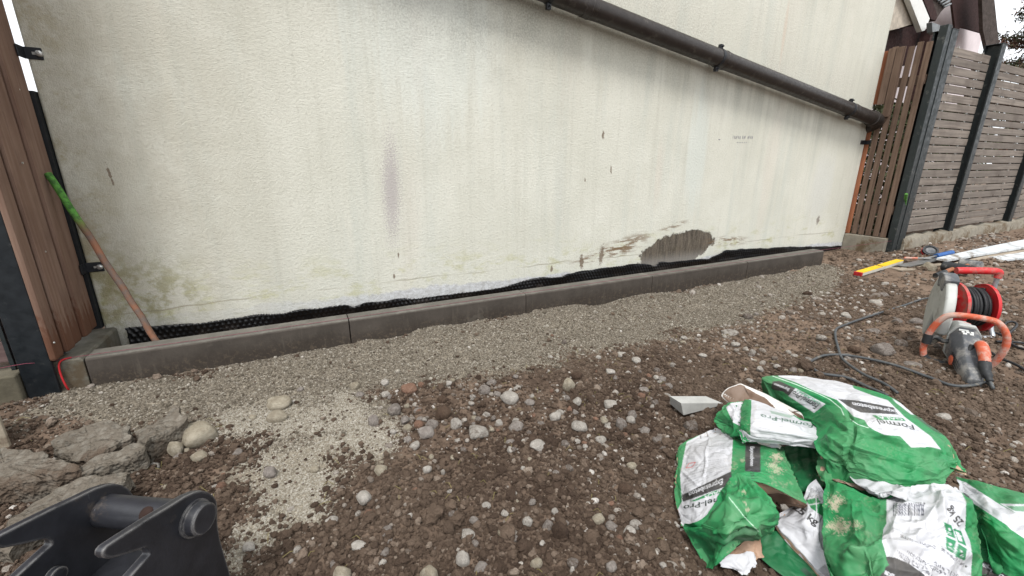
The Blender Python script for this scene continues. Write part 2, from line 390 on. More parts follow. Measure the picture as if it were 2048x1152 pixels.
# pale wash run below the pipe and a pinkish one above it
for (qx, qz), rx, rz, ro, col, am in ((wp(1395, 300), .14, .55, .03, (205, 214, 210), .38), (wp(1318, 350), .05, .3, 0, (210, 194, 180), .2), (wp(1570, 60), .03, .3, .03, (204, 178, 156), .32), (wp(1640, 380), .2, .5, 0, (205, 208, 210), .25), (wp(860, 60), .5, .6, 0, (222, 228, 222), .35)):
    e = k.ramp(k.math('ADD', ell(qx, qz, rx, rz, ro), k.math('MULTIPLY', k.math('SUBTRACT', streak2, .5), 1.2)), 1.1, .4)
    c = k.mix(k.math('MULTIPLY', e, am), c, c4(s2l(*col)))
(q1, q2) = wp(940, 40)
topd = k.math('MULTIPLY', k.ramp(ell(q1, q2+.2, .9, .75), 1.1, .2), k.ramp(k.noise(3.2, 5, .7), .35, .65))
c = k.mix(k.math('MULTIPLY', topd, k.math('ADD', k.math('MULTIPLY', speck, .45), .12)), c, c4(s2l(138, 138, 130)))
c = k.mix(k.math('MULTIPLY', k.ramp(k.noise(120, 4, .75), .58, .70), k.ramp(mott, .3, .62, .12, .5)), c, c4(s2l(120, 116, 104)))
c = k.mix(k.ramp(grain2, .50, .72, 0, .28), c, c4(s2l(150, 146, 132)))
lump = k.noise(38, 3, .55)
hh = k.math('ADD', k.math('ADD', k.math('MULTIPLY', grain, .7), k.math('MULTIPLY', grain2, .8)), k.math('ADD', k.math('MULTIPLY', lump, .25), k.math('MULTIPLY', mp_, -.6)))
M_WALL = k.done(c, .93, .15, 0, k.bump(hh, .75, .006))
house = thing('house', 'large house wall of stained cream render behind the new kerb', 'house', (0, 0, 0))
XW1 = 6.135
mb = MB(); mb.box((-.055, WY, -.5), (XW1, 6.0, 4.2)); mb.build('wall', M_WALL, house, bevel=.012)
M_SLATE = simple('slate_tile', s2l(92, 88, 88), .7, bump=.3)
mb = MB(); mb.prism([(-.4, .1, 4.15), (-.4, 6.3, 4.15), (-.4, 3.2, 6.4)], (6.9, 0, 0)); mb.build('roof', M_SLATE, house)
# faded stencil marks
M_MARK = simple('faded_mark', s2l(140, 138, 140), .9)
mb = MB()
for i in range(15):
    if i in (6, 10): continue
    q = onY(1466+i*2.7, 274+(i % 3)*.6, WY-.001); ww = .004+.003*((i*7) % 3)
    mb.box((q[0], WY-.0015, q[2]-.011), (q[0]+ww, WY+.002, q[2]+.011))
for i in range(6):
    q = onY(1474+i*3.6, 285, WY-.001); mb.box((q[0], WY-.0015, q[2]-.004), (q[0]+.009, WY+.002, q[2]+.003))
q = onY(1437, 279, WY); mb.box((q[0], WY-.0015, q[2]-.004), (q[0]+.02, WY+.002, q[2]+.004))
tag(mb.build('faded_print', M_MARK, house), kind='stuff')

# dimpled damp-proof membrane against the foot of the wall
k = NB('black_membrane')
mudm = k.math('MULTIPLY', k.ramp(k.noise(9, 6, .7), .48, .66), k.ramp(k.xyz()[2], -.03, -.12))
c = k.mix(mudm, c4(s2l(14, 14, 15)), c4(s2l(48, 40, 34)))
M_MEM = k.done(c, k.ramp(mudm, 0, 1, .35, .9), .45)
xs = np.arange(.03, 6.05, .0062); tv = np.linspace(0, 1, 36)
ptop = [wp(x, y) for x, y in ((243, 655), (300, 651), (400, 643), (520, 627), (640, 612), (690, 606), (704, 610), (730, 602), (860, 592), (960, 578), (1000, 572), (1051, 560), (1102, 552), (1171, 541), (1205, 535), (1260, 527), (1284, 527), (1306, 532), (1314, 524), (1345, 522), (1410, 517), (1444, 501), (1472, 497), (1495, 498), (1547, 494), (1598, 492), (1640, 493))]
X, T = np.meshgrid(xs, tv, indexing='ij')
top = np.interp(X, [p[0] for p in ptop]+[6.1], [p[1] for p in ptop]+[-.1])+.006*fbm(X*9, X*0, 3, 3)+.0035*np.abs(np.sin(X/.0125*math.pi))
Z = -.30+(top+.30)*T
Yb = WY-.012-.045*(1-T)-.014*sstep(.75, 1, T)*(1+fbm(X*4, X*0+2, 6, 2))
dx = (X/.026+((np.floor(Z/.0225) % 2)*.5)) % 1-.5; dz = (Z/.0225) % 1-.5
d = np.hypot(dx*.026, dz*.0225)
Yb = Yb-.0085*sstep(.0105, .006, d)
me = mesh_np('dimpled_membrane', np.stack([X, Yb, Z], -1).reshape(-1, 3), gridfaces(len(xs), len(tv), flip=True), M_MEM, True)
o = tag(new_obj('dimpled_membrane', me), 'black dimpled plastic damp-proof sheet along the foot of the wall', 'membrane')
sm = o.modifiers.new('thick', 'SOLIDIFY'); sm.thickness = .003; sm.offset = 1

# ------------------------------------------------------------------ sloping downpipe
M_PIPE = simple('brown_pipe', s2l(52, 47, 44), .42, .5, .3, .2, 22, 120, .08, .001, s2l(78, 73, 68), .28, 14)
M_BLACK = simple('black_steel', s2l(34, 36, 40), .5, .5, .2, .2, 30)
PY = WY-.085; PR = .060
def pp(px, py): return onY(px, py, PY)
A0, B0 = pp(1140, 0), pp(1752, 240)
dr = (B0-A0)/np.linalg.norm(B0-A0)
pipe = thing('downpipe', 'long dark brown rainwater pipe running diagonally down the wall', 'downpipe', tuple(B0))
L = float(np.linalg.norm(B0-A0)); T0 = -2.2
def along(t): return A0+dr*t
tj = [float(np.dot(pp(x, y)-A0, dr)) for x, y in ((1180, 16), (1447, 122), (1706, 222))]
cuts = [T0]+tj+[L-.03]
for a, b in zip(cuts[:-1], cuts[1:]):
    mb = MB(); mb.tube([along(a), along((a+b)/2), along(b)], PR, 28); mb.build('pipe_length', M_PIPE, pipe, True, autosm=.8)
for t in tj:
    mb = MB(); mb.lathe([(-.055, PR), (-.053, PR+.003), (-.012, PR+.003), (-.010, PR+.005), (.0, PR+.005), (.002, PR+.0025), (.03, PR+.0025), (.032, PR)], along(t), dr, 28); mb.build('socket_collar', M_PIPE, pipe, True, autosm=.5)
for x, y in ((1436, 118), (1697, 219), (1100, -14)):
    t = float(np.dot(pp(x, y)-A0, dr)); c0 = along(t)
    mb = MB(); mb.lathe([(-.013, PR), (-.013, PR+.004), (.013, PR+.004), (.013, PR)], c0, dr, 28)
    nrm = np.cross(dr, (0, 1, 0)); nrm = nrm/np.linalg.norm(nrm)
    for s in (-1, 1):
        e = c0+nrm*s*(PR+.016)
        mb.box((e[0]-.014, e[1]-.014, e[2]-.016), (e[0]+.014, e[1]+.010, e[2]+.016)); mb.tube([e+np.array((0, -.03, 0)), e+np.array((0, .02, 0))], .006, 8)
    mb.tube([c0+np.array((0, PR*.8, 0)), (c0[0], WY+.01, c0[2])], .007, 8)
    mb.build('pipe_clip', M_BLACK, pipe, bevel=.002)
e0 = along(L-.07); pts = spline([e0, along(L-.01), along(L)+np.array((.06, .03, -.02)), along(L)+np.array((.085, .10, -.05)), along(L)+np.array((.09, .2, -.09))], 5)
mb = MB(); mb.tube(pts, PR+.006, 24); mb.lathe([(-.02, PR+.006), (-.018, PR+.011), (.012, PR+.011), (.014, PR+.006)], e0, dr, 24); mb.build('elbow', M_PIPE, pipe, True, autosm=.8)

# ------------------------------------------------------------------ kerb stones
k = NB('kerb_concrete')
z_ = k.xyz()[2]
n1 = k.noise(5, 6, .7); n2 = k.noise(60, 5, .7)
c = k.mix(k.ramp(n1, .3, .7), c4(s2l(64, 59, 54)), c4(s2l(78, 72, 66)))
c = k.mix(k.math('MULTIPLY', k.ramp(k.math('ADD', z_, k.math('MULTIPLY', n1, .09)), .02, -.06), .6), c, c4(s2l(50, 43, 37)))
dr_ = k.ramp(k.noise(1., 4, .7, k.coords((34, 34, 3.5))), .56, .7)
c = k.mix(k.math('MULTIPLY', dr_, .3), c, c4(s2l(96, 89, 80)))
c = k.mix(k.ramp(n2, .54, .75, 0, .45), c, c4(s2l(54, 48, 42)))
c = k.mix(k.ramp(k.math('ADD', z_, k.math('MULTIPLY', k.noise(14, 4, .7), .01)), -.002, .004), c, k.mix(k.ramp(k.noise(9, 6, .7), .35, .7), c4(s2l(90, 87, 81)), c4(s2l(110, 107, 100))))  # paler top face: the skylight falling on it is painted into the colour
sp1 = k.math('MULTIPLY', k.ramp(k.math('ADD', z_, k.math('MULTIPLY', k.noise(22, 5, .75), .14)), .035, -.055), k.ramp(k.noise(48, 4, .75), .5, .62))
c = k.mix(k.math('MULTIPLY', sp1, .4), c, c4(s2l(104, 92, 78)))
c = k.mix(k.math('MULTIPLY', k.ramp(k.noise(3.3, 6, .8), .6, .68), .14), c, c4(s2l(128, 122, 112)))
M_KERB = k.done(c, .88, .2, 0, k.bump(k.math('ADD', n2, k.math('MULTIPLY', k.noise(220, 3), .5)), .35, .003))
KW = ['leftmost kerb stone, meeting the short return kerb', 'second kerb stone from the left', 'third kerb stone, in the middle of the row', 'fourth kerb stone from the left', 'last kerb stone, its end face free beside the soil']
for i in range(5):
    mb = MB(); x0, x1 = i+.0025, i+.9985
    if i == 4: x1 = 5.03
    dzz = RNG.uniform(-.002, .0015); dyy = RNG.uniform(-.0018, .0018)
    P = [(0, -.33), (0, -.009), (.009, 0), (.098, 0), (.104, -.006), (.104, -.33)]
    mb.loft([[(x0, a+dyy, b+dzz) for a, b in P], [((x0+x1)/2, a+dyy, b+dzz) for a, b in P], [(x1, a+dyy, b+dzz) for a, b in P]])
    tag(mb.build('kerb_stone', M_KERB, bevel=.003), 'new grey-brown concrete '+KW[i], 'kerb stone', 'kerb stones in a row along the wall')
M_KERB2 = simple('old_kerb_concrete', s2l(96, 93, 84), .92, .2, 0, .22, 12, 90, .4, .003, s2l(84, 74, 60), .55, 7)
mb = MB()
P = [(-.108, -.33), (-.108, -.012), (-.096, 0), (-.012, 0), (-.0025, -.010), (-.0025, -.33)]
mb.loft([[(a, .004, b) for a, b in P], [(a, .012, b+.003) for a, b in P], [(a, .385, b+.003) for a, b in P]])
tag(mb.build('kerb_stone', M_KERB2, bevel=.004), 'short weathered kerb running back to the wall under the left fence boards', 'kerb stone')

# red mason's line
M_RED = simple('red_string', s2l(176, 44, 48), .8, .2, bump=0)
M_PINK = simple('pink_string', s2l(120, 62, 76), .8, .2, bump=0)
pts = [onY(-30, 742, -.03), onY(52, 727, -.028), (-.105, -.006, .006), (-.05, .012, .0085)]+[(x, .017+.002*math.sin(x*2), .0045) for x in np.linspace(.3, 4.9, 16)]+[(5.04, .016, .0045), (5.6, .006, .002), (6.19, -.012, .004)]
mb = MB(); mb.tube(spline(pts, 3), .0010, 6); tag(mb.build('string_line', M_PINK, smooth=True), 'taut pink mason line stretched along the top of the kerb stones', 'string')
pts = [(-.04, .02, .006), (-.062, .006, .006), (-.072, -.004, -.008), (-.074, -.008, -.05), (-.066, -.012, -.11), gp(147, 786, .02), gp(138, 806, .006), gp(118, 818, .008), gp(106, 834, .006), gp(128, 846, .006), gp(152, 850, .006)]
mb = MB(); mb.tube(spline(pts, 5), .0034, 6); tag(mb.build('string_end', M_RED, smooth=True), 'loose red string tail hanging over the short left kerb onto the soil', 'string')

# ------------------------------------------------------------------ timber and fences
def wood(name, ca, cb, dark, axis, wet=None):
    k = NB(name); r = k.rnd()
    sc = [40, 40, 40]; sc[axis] = 1.6
    off = k.n('ShaderNodeVectorMath', operation='ADD'); k.t.links.new(k.co.outputs['Object'], off.inputs[0])
    cmb = k.n('ShaderNodeCombineXYZ'); 
    for i in range(3): k.t.links.new(k.math('MULTIPLY', r, 7.0+i*3), cmb.inputs[i])
    k.t.links.new(cmb.outputs[0], off.inputs[1])
    mp = k.n('ShaderNodeMapping'); k.t.links.new(off.outputs[0], mp.inputs[0]); mp.inputs['Scale'].default_value = sc
    gr = k.noise(1.0, 6, .7, mp.outputs[0]); bl = k.noise(4.5, 4, .6, off.outputs[0])
    c = k.mix(k.ramp(gr, .32, .7), c4(ca), c4(cb))
    c = k.mix(k.math('MULTIPLY', k.ramp(bl, .45, .7), .45), c, c4(dark))
    c = k.mix(k.math('MULTIPLY', r, .38), c, c4([x*.55 for x in ca]))
    kn = k.ramp(k.voro(3.2, off.outputs[0]), .05, .028)
    c = k.mix(k.math('MULTIPLY', kn, .8), c, c4(s2l(52, 38, 30)))
    if wet is not None:
        z_ = k.xyz()[2]
        c = k.mix(k.ramp(k.math('ADD', z_, k.math('MULTIPLY', k.noise(7, 5, .7, k.coords((1, 3, .6))), -.5)), wet[0], wet[0]-.05, 0, .75), c, c4(wet[1]))
    return k.done(c, .8, .25, 0, k.bump(gr, .35, .003))
M_WOODL = wood('brown_board', s2l(116, 90, 76), s2l(142, 118, 103), s2l(98, 76, 66), 2, (-1.33, s2l(88, 54, 36)))
M_WOODG = wood('gate_board', s2l(92, 74, 62), s2l(122, 102, 88), s2l(74, 58, 48), 2)
M_WOODO = wood('orange_board', s2l(136, 84, 58), s2l(158, 104, 76), s2l(104, 66, 48), 2)
M_WOODS = wood('slat_wood', s2l(112, 104, 97), s2l(148, 138, 128), s2l(86, 76, 68), 0)
M_WOODS2 = wood('left_slat_wood', s2l(98, 80, 78), s2l(128, 108, 104), s2l(84, 66, 64), 0)
M_ANTH = simple('anthracite_post', s2l(40, 46, 47), .45, .5, .3, .12, 12, 80, .05, .001, s2l(86, 88, 86), .2, 18)
M_CONC = simple('old_concrete', s2l(134, 128, 116), .92, .2, 0, .2, 9, 70, .5, .004, s2l(98, 84, 66), .6, 5)
M_ZINC = simple('zinc_screw', s2l(190, 190, 186), .35, .5, .7, .1)
M_RUBBER = simple('black_strip', s2l(26, 28, 30), .7)
def board_mesh(name, sx, sy, sz, mat, r=.008, wob=.0):
    """one plank centred on its own origin, edges rounded"""
    mb = MB(); mb.box((-sx/2, -sy/2, -sz/2), (sx/2, sy/2, sz/2))
    me = bpy.data.meshes.new(name); me.from_pydata(mb.v, [], mb.f)
    bm = bmesh.new(); bm.from_mesh(me); bmesh.ops.bevel(bm, geom=list(bm.edges), offset=r, segments=2, profile=.6, affect='EDGES'); bmesh.ops.recalc_face_normals(bm, faces=bm.faces)
    bm.to_mesh(me); bm.free(); me.materials.append(mat); me.polygons.foreach_set('use_smooth', np.zeros(len(me.polygons), bool))
    return me
def part(name, me, parent, loc, rot=(0, 0, 0)):
    o = new_obj(name, me, parent); o.location = Vector(loc)-ORG[parent]; o.rotation_euler = rot; return o

# left: upright boards between wall and post
lf = thing('board_panel', 'tall upright brown boards closing the gap between left post and wall', 'fence panel', (-.07, .2, 0))
ys = np.linspace(-.034, .378, 6); wd = (ys[1]-ys[0])-.013
for i in range(5):
    me = board_mesh('board', .022, wd, 2.5, M_WOODL, .0105)
    part('board', me, lf, (-.071+(.004 if i % 2 else -.003)+RNG.uniform(-.001, .001), (ys[i]+ys[i+1])/2, 1.268+RNG.uniform(-.004, .004)))
mb = MB(); mb.box((-.11, .381, .004), (-.0565, .47, 1.03)); mb.build('sealing_strip', M_RUBBER, lf)
for z in (.35, 1.35, 2.2): mb = MB(); mb.box((-.122, .115, z-.04), (-.083, .378, z+.04)); mb.build('cross_rail', M_WOODL, lf)
for (pa, pb) in (((34, 92), (88, 120)), ((163, 524), (210, 545))):
    c0 = onY((pa[0]+pb[0])/2, (pa[1]+pb[1])/2, WY-.004); zc = c0[2]; x1 = onY(pb[0], pb[1], WY-.004)[0]
    mb = MB(); mb.box((-.055, WY-.005, zc-.022), (x1, WY+.002, zc+.022)); mb.box((-.0595, WY-.055, zc-.022), (-.0545, WY-.0, zc+.022))
    b = mb.build('angle_bracket', M_BLACK, lf, bevel=.0015)
    mb = MB(); sx = -.02+(x1+.02)*.55; mb.lathe([(-.012, .005), (-.009, .011), (0, .012)], (sx, WY-.005, zc), (0, 1, 0), 10); mb.box((sx-.022, WY-.0065, zc-.005), (sx, WY-.004, zc+.005)); mb.build('screw', M_ZINC, b)
for i in range(7):
    q = (-.0585, ys[i % 5]+.012+.05*(i % 2), .09+.31*i+.02*(i % 3)); mb = MB(); mb.lathe([(0, .004), (.0035, .0035)], q, (1, 0, 0), 8); mb.build('nail', M_ZINC, lf)
# left post and the slat fence behind it
M_ANTHD = simple('dark_post_paint', s2l(28, 33, 37), .45, .5, .3, .1, 12, 80, .05, .001, s2l(60, 62, 62), .1, 18)
po = thing('fence_post', 'thick dark anthracite steel post at the left, standing at the kerb end', 'post', (-.13, .04, G))
mb = MB(); mb.box((-.178, -.022, -.4), (-.084, -.006, 2.5)); mb.box((-.145, -.0055, -.4), (-.12, .085, 2.5)); mb.box((-.178, .0855, -.4), (-.084, .10, 2.5)); mb.build('post_shaft', M_ANTHD, po, bevel=.005)
fs = thing('slat_fence', 'horizontal brown slat fence left of the thick dark post', 'fence', (-1.2, .06, G))
for i in range(26):
    me = board_mesh('slat', 1.9, .02, .082, M_WOODS2, .004); part('slat', me, fs, (-1.135, .045+RNG.uniform(-.002, .002), .06+.092*i))
mb = MB(); M_CONCD = simple('mossy_concrete', s2l(92, 87, 74), .92, .2, 0, .25, 9, 70, .5, .004, s2l(62, 54, 42), .6, 5)
mb.box((-2.2, -.04, -.4), (-.182, .10, -.012)); mb.build('concrete_base', M_CONCD, fs, bevel=.008)
mb = MB(); mb.box((-.215, .02, -.012), (-.203, .033, 2.4)); mb.build('slat_clip', M_ANTH, fs)

# right: upright boards between house corner and post
GXR = 6.148
rf = thing('board_panel', 'gappy upright brown boards between house corner and right dark post', 'fence panel', (GXR, .2, 0))
ye = np.linspace(.425, .035, 7)
for i in range(6):
    z1 = onX(1772+20*i, 108-3*i, GXR)[2]; z1 = 1.80+.012*((i*5) % 3)
    ya, yb = ye[i], ye[i+1]; wdt = (ya-yb)-.018
    split = i < 2
    mt = M_WOODO if i == 0 else M_WOODG
    for (za, zb) in (((.03, 1.10), (1.32, z1)) if split else ((.03, z1),)):
        me = board_mesh('board', .014, wdt, zb-za, mt, .004)
        part('board', me, rf, (GXR+.002*((i*3) % 2), (ya+yb)/2, (za+zb)/2), (RNG.uniform(-.004, .004), 0, 0))
me = board_mesh('board', .02, .06, .5, M_WOODG, .004); part('board', me, rf, (GXR-.022, .335, 1.56))
me = board_mesh('board', .02, .055, .62, M_WOODG, .004); part('board', me, rf, (GXR-.023, .272, 1.50))
for z in (.3, 1.5): mb = MB(); mb.box((GXR+.013, .04, z-.04), (GXR+.045, .395, z+.04)); mb.build('cross_rail', M_WOODG, rf)
q = onX(1728, 285, GXR-.02); mb = MB(); mb.box((GXR-.10, WY-.006, q[2]-.02), (GXR-.011, WY+.001, q[2]+.02)); mb.box((GXR-.017, WY-.05, q[2]-.02), (GXR-.0115, WY-.0, q[2]+.02)); mb.build('angle_bracket', M_BLACK, rf, bevel=.0015)
mb = MB(); mb.box((GXR-.04, .02, -.3), (GXR+.04, .395, .025)); mb.build('concrete_base', M_CONC, rf, bevel=.006)
def steel_post(x0, x1, top, label):
    p = thing('fence_post', label, 'post', ((x0+x1)/2, .06, -.1), 'posts of the right slat fence')
    mb = MB(); mb.box((x0, -.035, -.3), (x1, -.022, top)); mb.box(((x0+x1)/2-.006, -.0215, -.3), ((x0+x1)/2+.006, .0865, top)); mb.box((x0, .087, -.3), (x1, .10, top))
    mb.box((x0-.004, -.037, top+.0005), (x1+.004, .104, top+.006)); mb.build('post_shaft', M_ANTH, p, bevel=.002); return p
steel_post(6.24, 6.36, 1.90, 'dark steel post where the upright boards meet the right slat fence')
mb = MB(); mb.box((6.16, -.03, -.3), (6.236, .03, 1.93)); tag(mb.build('fence_post', M_ANTH, bevel=.003, org=(6.2, 0, -.2)), 'square dark post beside the right upright boards, holding the pink line', 'post', 'posts of the right slat fence')
steel_post(7.32, 7.42, 1.90, 'second dark steel post along the right slat fence')
steel_post(8.95, 9.05, 1.86, 'farthest dark steel post, at the right edge of the photo')
SL = {}
for nm, x0, x1, top, lab in (('a', 6.37, 7.315, 1.80, 'grey weathered slat panel nearest the house, between two dark posts'), ('b', 7.425, 8.945, 1.76, 'grey weathered slat panel, second from the house'), ('c', 9.055, 10.8, 1.76, 'last grey slat panel at the right edge of the photo')):
    f = thing('slat_fence', lab, 'fence', ((x0+x1)/2, .05, -.1), 'slat panels of the right fence')
    nS = 22; pitch = (top-.06)/nS
    vars_ = [board_mesh('slat', x1-x0-.01, .018, pitch-.008-.002*v, M_WOODS, .003) for v in range(3)]
    for i in range(nS):
        part('slat', vars_[i % 3], f, ((x0+x1)/2+RNG.uniform(-.002, .002), .03+RNG.uniform(-.004, .004), .06+pitch*(i+.5)), (RNG.uniform(-.03, .03), RNG.uniform(-.0015, .0015), 0))
    for t in (.22, .78):
        xx = x0+(x1-x0)*t; mb = MB(); mb.box((xx-.02, .045, .05), (xx+.02, .07, top-.01)); mb.build('batten', M_WOODG, f)
    mb = MB()
    for i in range(nS):
        for t in (.22, .78):
            xx = x0+(x1-x0)*t; mb.box((xx-.004, .014, .06+pitch*(i+1)-.006), (xx+.004, .03, .06+pitch*(i+1)+.005))
    tag(mb.build('clip', M_ZINC, f), kind='stuff')
    mb = MB()
    P = [(-.055, -.35), (-.055, -.02), (-.04, .015), (.06, .02), (.09, -.35)]
    n_ = 12
    mb.loft([[(x0-.05+(x1-x0+.1)*j/n_, a+.004*math.sin(j*2.1+a*9), b+(.012*math.sin(j*1.7)+.006*math.sin(j*4.1) if b > -.3 else 0)+.008*(x0+(x1-x0)*j/n_-6.4)) for a, b in P] for j in range(n_+1)])
    mb.build('concrete_base', M_CONC, f, smooth=True, autosm=.5)
# survey rods with sprayed tips
def rod(p0, p1, r, label, tip):
    k = NB('rusty_rod'); z_ = k.xyz()[2]
    c = k.mix(k.ramp(k.noise(30, 5, .7), .35, .65), c4(s2l(116, 84, 66)), c4(s2l(98, 88, 82)))
    c = k.mix(k.ramp(k.noise(6, 3, .6), .5, .62), c, c4(s2l(132, 90, 68)))
    m = k.ramp(k.math('ADD', z_, k.math('MULTIPLY', k.noise(50, 4), .08)), tip-.08+.04, tip+.06)
    c = k.mix(m, c, k.mix(k.ramp(k.noise(60, 4), .4, .65), c4(s2l(84, 138, 58)), c4(s2l(54, 90, 42))))
    mt = k.done(c, .8, .3, 0, k.bump(k.noise(120, 4, .7), .7, .003))
    p0 = np.array(p0); p1 = np.array(p1); n = 26
    path = [p0+(p1-p0)*i/n+np.array((mnoise.noise((i*.3, 0, p0[0]))*.006, 0, 0)) for i in range(n+1)]
    mb = MB(); mb.tube(path, [r*(1+.10*mnoise.noise((i*1.7, 3, 1))) for i in range(n+1)], 10)
    o = mb.build('survey_rod', mt, smooth=True, org=tuple(p0), autosm=1.0); return tag(o, label, 'rod')
p1 = onX(97, 347, -.045); b0 = onY(313, 681, .125)
d_ = b0-p1; b1 = b0+d_*.16
rod(b1, p1, .0125, 'rusty iron rod with green sprayed tip leaning in the left corner', float(p1[2]-b1[2])*.80)
rod(onZ(1791, 497, -.13), onY(1813, 388, -.045), .013, 'rusty rod with green tip leaning on the dark post at right', .42)

# steel plate at the left edge
M_PLATE = simple('dusty_steel', s2l(150, 140, 124), .8, .3, .1, .22, 12, 60, .3, .002, s2l(110, 96, 80), .6, 8)
c0 = gp(22, 898, 0); tpz = onY(10, 775, c0[1])[2]
prof = [(0, 0)]+[(0, .16)]
mb = MB(); zt = float(tpz); x1 = float(c0[0]); y1 = float(c0[1]); pl = []
for a in np.linspace(0, math.pi/2, 8): pl.append((x1-.07+.07*math.cos(a), y1, zt-.07+.07*math.sin(a)))
pl += [(x1-.30, y1+.02, zt+.005), (x1-.30, y1+.02, G-.03), (x1, y1, G-.03)]
mb.prism(pl, (.0, .012, 0)); tag(mb.build('steel_plate', M_PLATE, bevel=.003, org=(x1-.15, y1, G)), 'dusty upright plate with rounded corner at the far left edge', 'plate')

# ------------------------------------------------------------------ buildings and tree behind the right fence
M_WHITE = simple('white_board', s2l(226, 226, 222), .6, .3, 0, .05, 8, 60, .1)
M_BEIGE = simple('beige_soffit', s2l(182, 172, 158), .9, .2)
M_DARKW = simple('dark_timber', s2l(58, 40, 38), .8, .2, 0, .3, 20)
M_ROOF = simple('old_roof_tile', s2l(74, 66, 62), .9, .2, 0, .3, 18, 60, .6, .01)
M_HWALL = simple('pinkish_wall', s2l(222, 212, 214), .92, .15, 0, .06, 6, 90, .3)
M_GREYP = simple('grey_gutter', s2l(120, 124, 126), .5, .4)
def slab(pts, y, off, name, mat, par):
    mb = MB(); mb.prism([onY(a, b, y) for a, b in pts], (0, off, 0)); return mb.build(name, mat, par, bevel=.004)
sh = thing('carport', 'white edged carport roof beyond the house corner above the upright boards', 'carport', (7.6, 1.2, G))
slab([(1776, -40), (1812, -40), (1834, 46), (1786, 60), (1770, 62)], 1.3, 1.2, 'soffit', M_BEIGE, sh)
slab([(1765, 63), (1836, 50), (1850, 62), (1849, 74), (1832, 93), (1820, 130), (1760, 130)], 1.45, .5, 'soffit_shade', M_DARKW, sh)  # solid dark block standing in for the shade beneath the soffit
slab([(1804, -40), (1828, -40), (1860, 37), (1850, 61), (1844, 63)], 1.22, .06, 'white_fascia', M_WHITE, sh)
slab([(1832, -40), (1852, -40), (1875, 30), (1872, 42), (1862, 38)], 1.3, .4, 'roof_edge', M_DARKW, sh)
slab([(1864, 44), (1881, 50), (1878, 62), (1872, 68), (1865, 64)], 1.1, .06, 'gutter_end', M_GREYP, sh)
slab([(1853, -40), (1922, -40), (1904, 0), (1882, 24), (1872, 40)], 1.6, .8, 'roof_slope', M_ROOF, sh)
mb = MB()
for i in range(6):
    a = onY(1868+4*i, -6+4*i, 1.58); b = onY(1886+3*i, -22+6*i, 1.58); mb.tube([a, b], .016, 8)
mb.build('roof_tile', M_GREYP, sh, smooth=True)
mb = MB(); a = onY(1850, 60, 1.4); mb.box((a[0]-.05, 1.3, G-.1), (a[0]+.05, 1.42, a[2])); mb.build('post', M_DARKW, sh)
nb = thing('neighbour_house', 'neighbouring house with pale wall and dark brown roof overhang behind slat fence', 'house', (13, 2.4, G))
wl = [onY(x, y, 2.2) for x, y in ((1858, 95), (1862, 60), (1905, -60), (1990, -60), (1985, 130), (1990, 200))]
q0 = onY(1862, 60, 2.2); q1 = onY(1985, 60, 2.2)
mb = MB(); mb.box((float(q0[0]), 2.2, G-.1), (float(q1[0])-.35, 5.2, 4.0)); mb.build('wall', M_HWALL, nb)
slab([(1896, -60), (1990, -60), (1982, 60), (1975, 100), (1963, 66), (1921, 54), (1917, 63), (1911, 62)], 1.9, .03, 'roof_overhang', M_DARKW, nb)
slab([(1962, -60), (1983, -60), (1999, 92), (1997, 98), (1974, 97), (1966, 60)], 1.65, .05, 'roof', M_ROOF, nb)
k = NB('needles'); r = k.rnd()
M_NEED = k.done(k.mix(k.ramp(k.noise(2.5, 3), .4, .65), c4(s2l(58, 66, 48)), c4(s2l(98, 64, 54))), .8, .2)
M_BARK = simple('bark', s2l(70, 58, 50), .9, .1)
def tree(x, y, h, label, rad, seed, n=900):
    rg = np.random.default_rng(seed)
    t = thing('tree', label, 'tree', (x, y, G), 'trees beyond the right fence')
    mb = MB(); mb.tube([(x, y, G), (x+.05, y, G+h*.5), (x, y, G+h)], [.16, .10, .02], 8)
    tips = []
    for i in range(60):
        z = G+h*(.18+.8*rg.random()); a = rg.random()*6.28; L = rad*(1.1-(z-G)/h)*rg.uniform(.7, 1.15)+.1
        e = np.array((x+math.cos(a)*L, y+math.sin(a)*L, z+rg.uniform(-.15, .35)*L)); s0 = np.array((x, y, z-.1))
        mb.tube([s0, (s0+e)/2+np.array((0, 0, .06)), e], [.025, .016, .005], 5); tips.append((s0, e))
    mb.build('trunk', M_BARK, t, smooth=True)
    V = []; Fs = []
    for s0, e in tips:
        for j in range(int(n/60*4)):
            u = rg.random()**.7; p = s0+(e-s0)*u+rg.normal(0, .07, 3); d = rg.normal(0, 1, 3); d /= np.linalg.norm(d); s = np.cross(d, rg.normal(0, 1, 3)); s /= np.linalg.norm(s)+1e-9
            L = rg.uniform(.05, .11); W = .016; b = len(V)
            V += [p-s*W, p+s*W, p+d*L+s*W*.4, p+d*L-s*W*.4]; Fs.append((b, b+1, b+2, b+3))
    me = mesh_np('crown', np.array(V)-np.array(ORG[t]), Fs, M_NEED); new_obj('crown', me, t)
M_LEAF = simple('hedge_leaf', s2l(66, 70, 46), .7, .2, 0, .4, 3)
hd = thing('hedge', 'dark garden hedge glimpsed through the gaps of the right slat fence', 'hedge', (8.2, 1.0, G))
rgh = np.random.default_rng(21); V = []; Fs = []
for i in range(9000):
    p = np.array((rgh.uniform(6.75, 10.9), rgh.uniform(.75, 1.25), G+1.68*rgh.random()**.8)); d = rgh.normal(0, 1, 3); d /= np.linalg.norm(d); s_ = np.cross(d, rgh.normal(0, 1, 3)); s_ /= np.linalg.norm(s_)+1e-9
    L_ = rgh.uniform(.04, .08); b_ = len(V); V += [p-s_*L_*.3, p+s_*L_*.3, p+d*L_+s_*L_*.1, p+d*L_-s_*L_*.1]; Fs.append((b_, b_+1, b_+2, b_+3))
new_obj('foliage', mesh_np('foliage', np.array(V)-np.array(ORG[hd]), Fs, M_LEAF), hd)
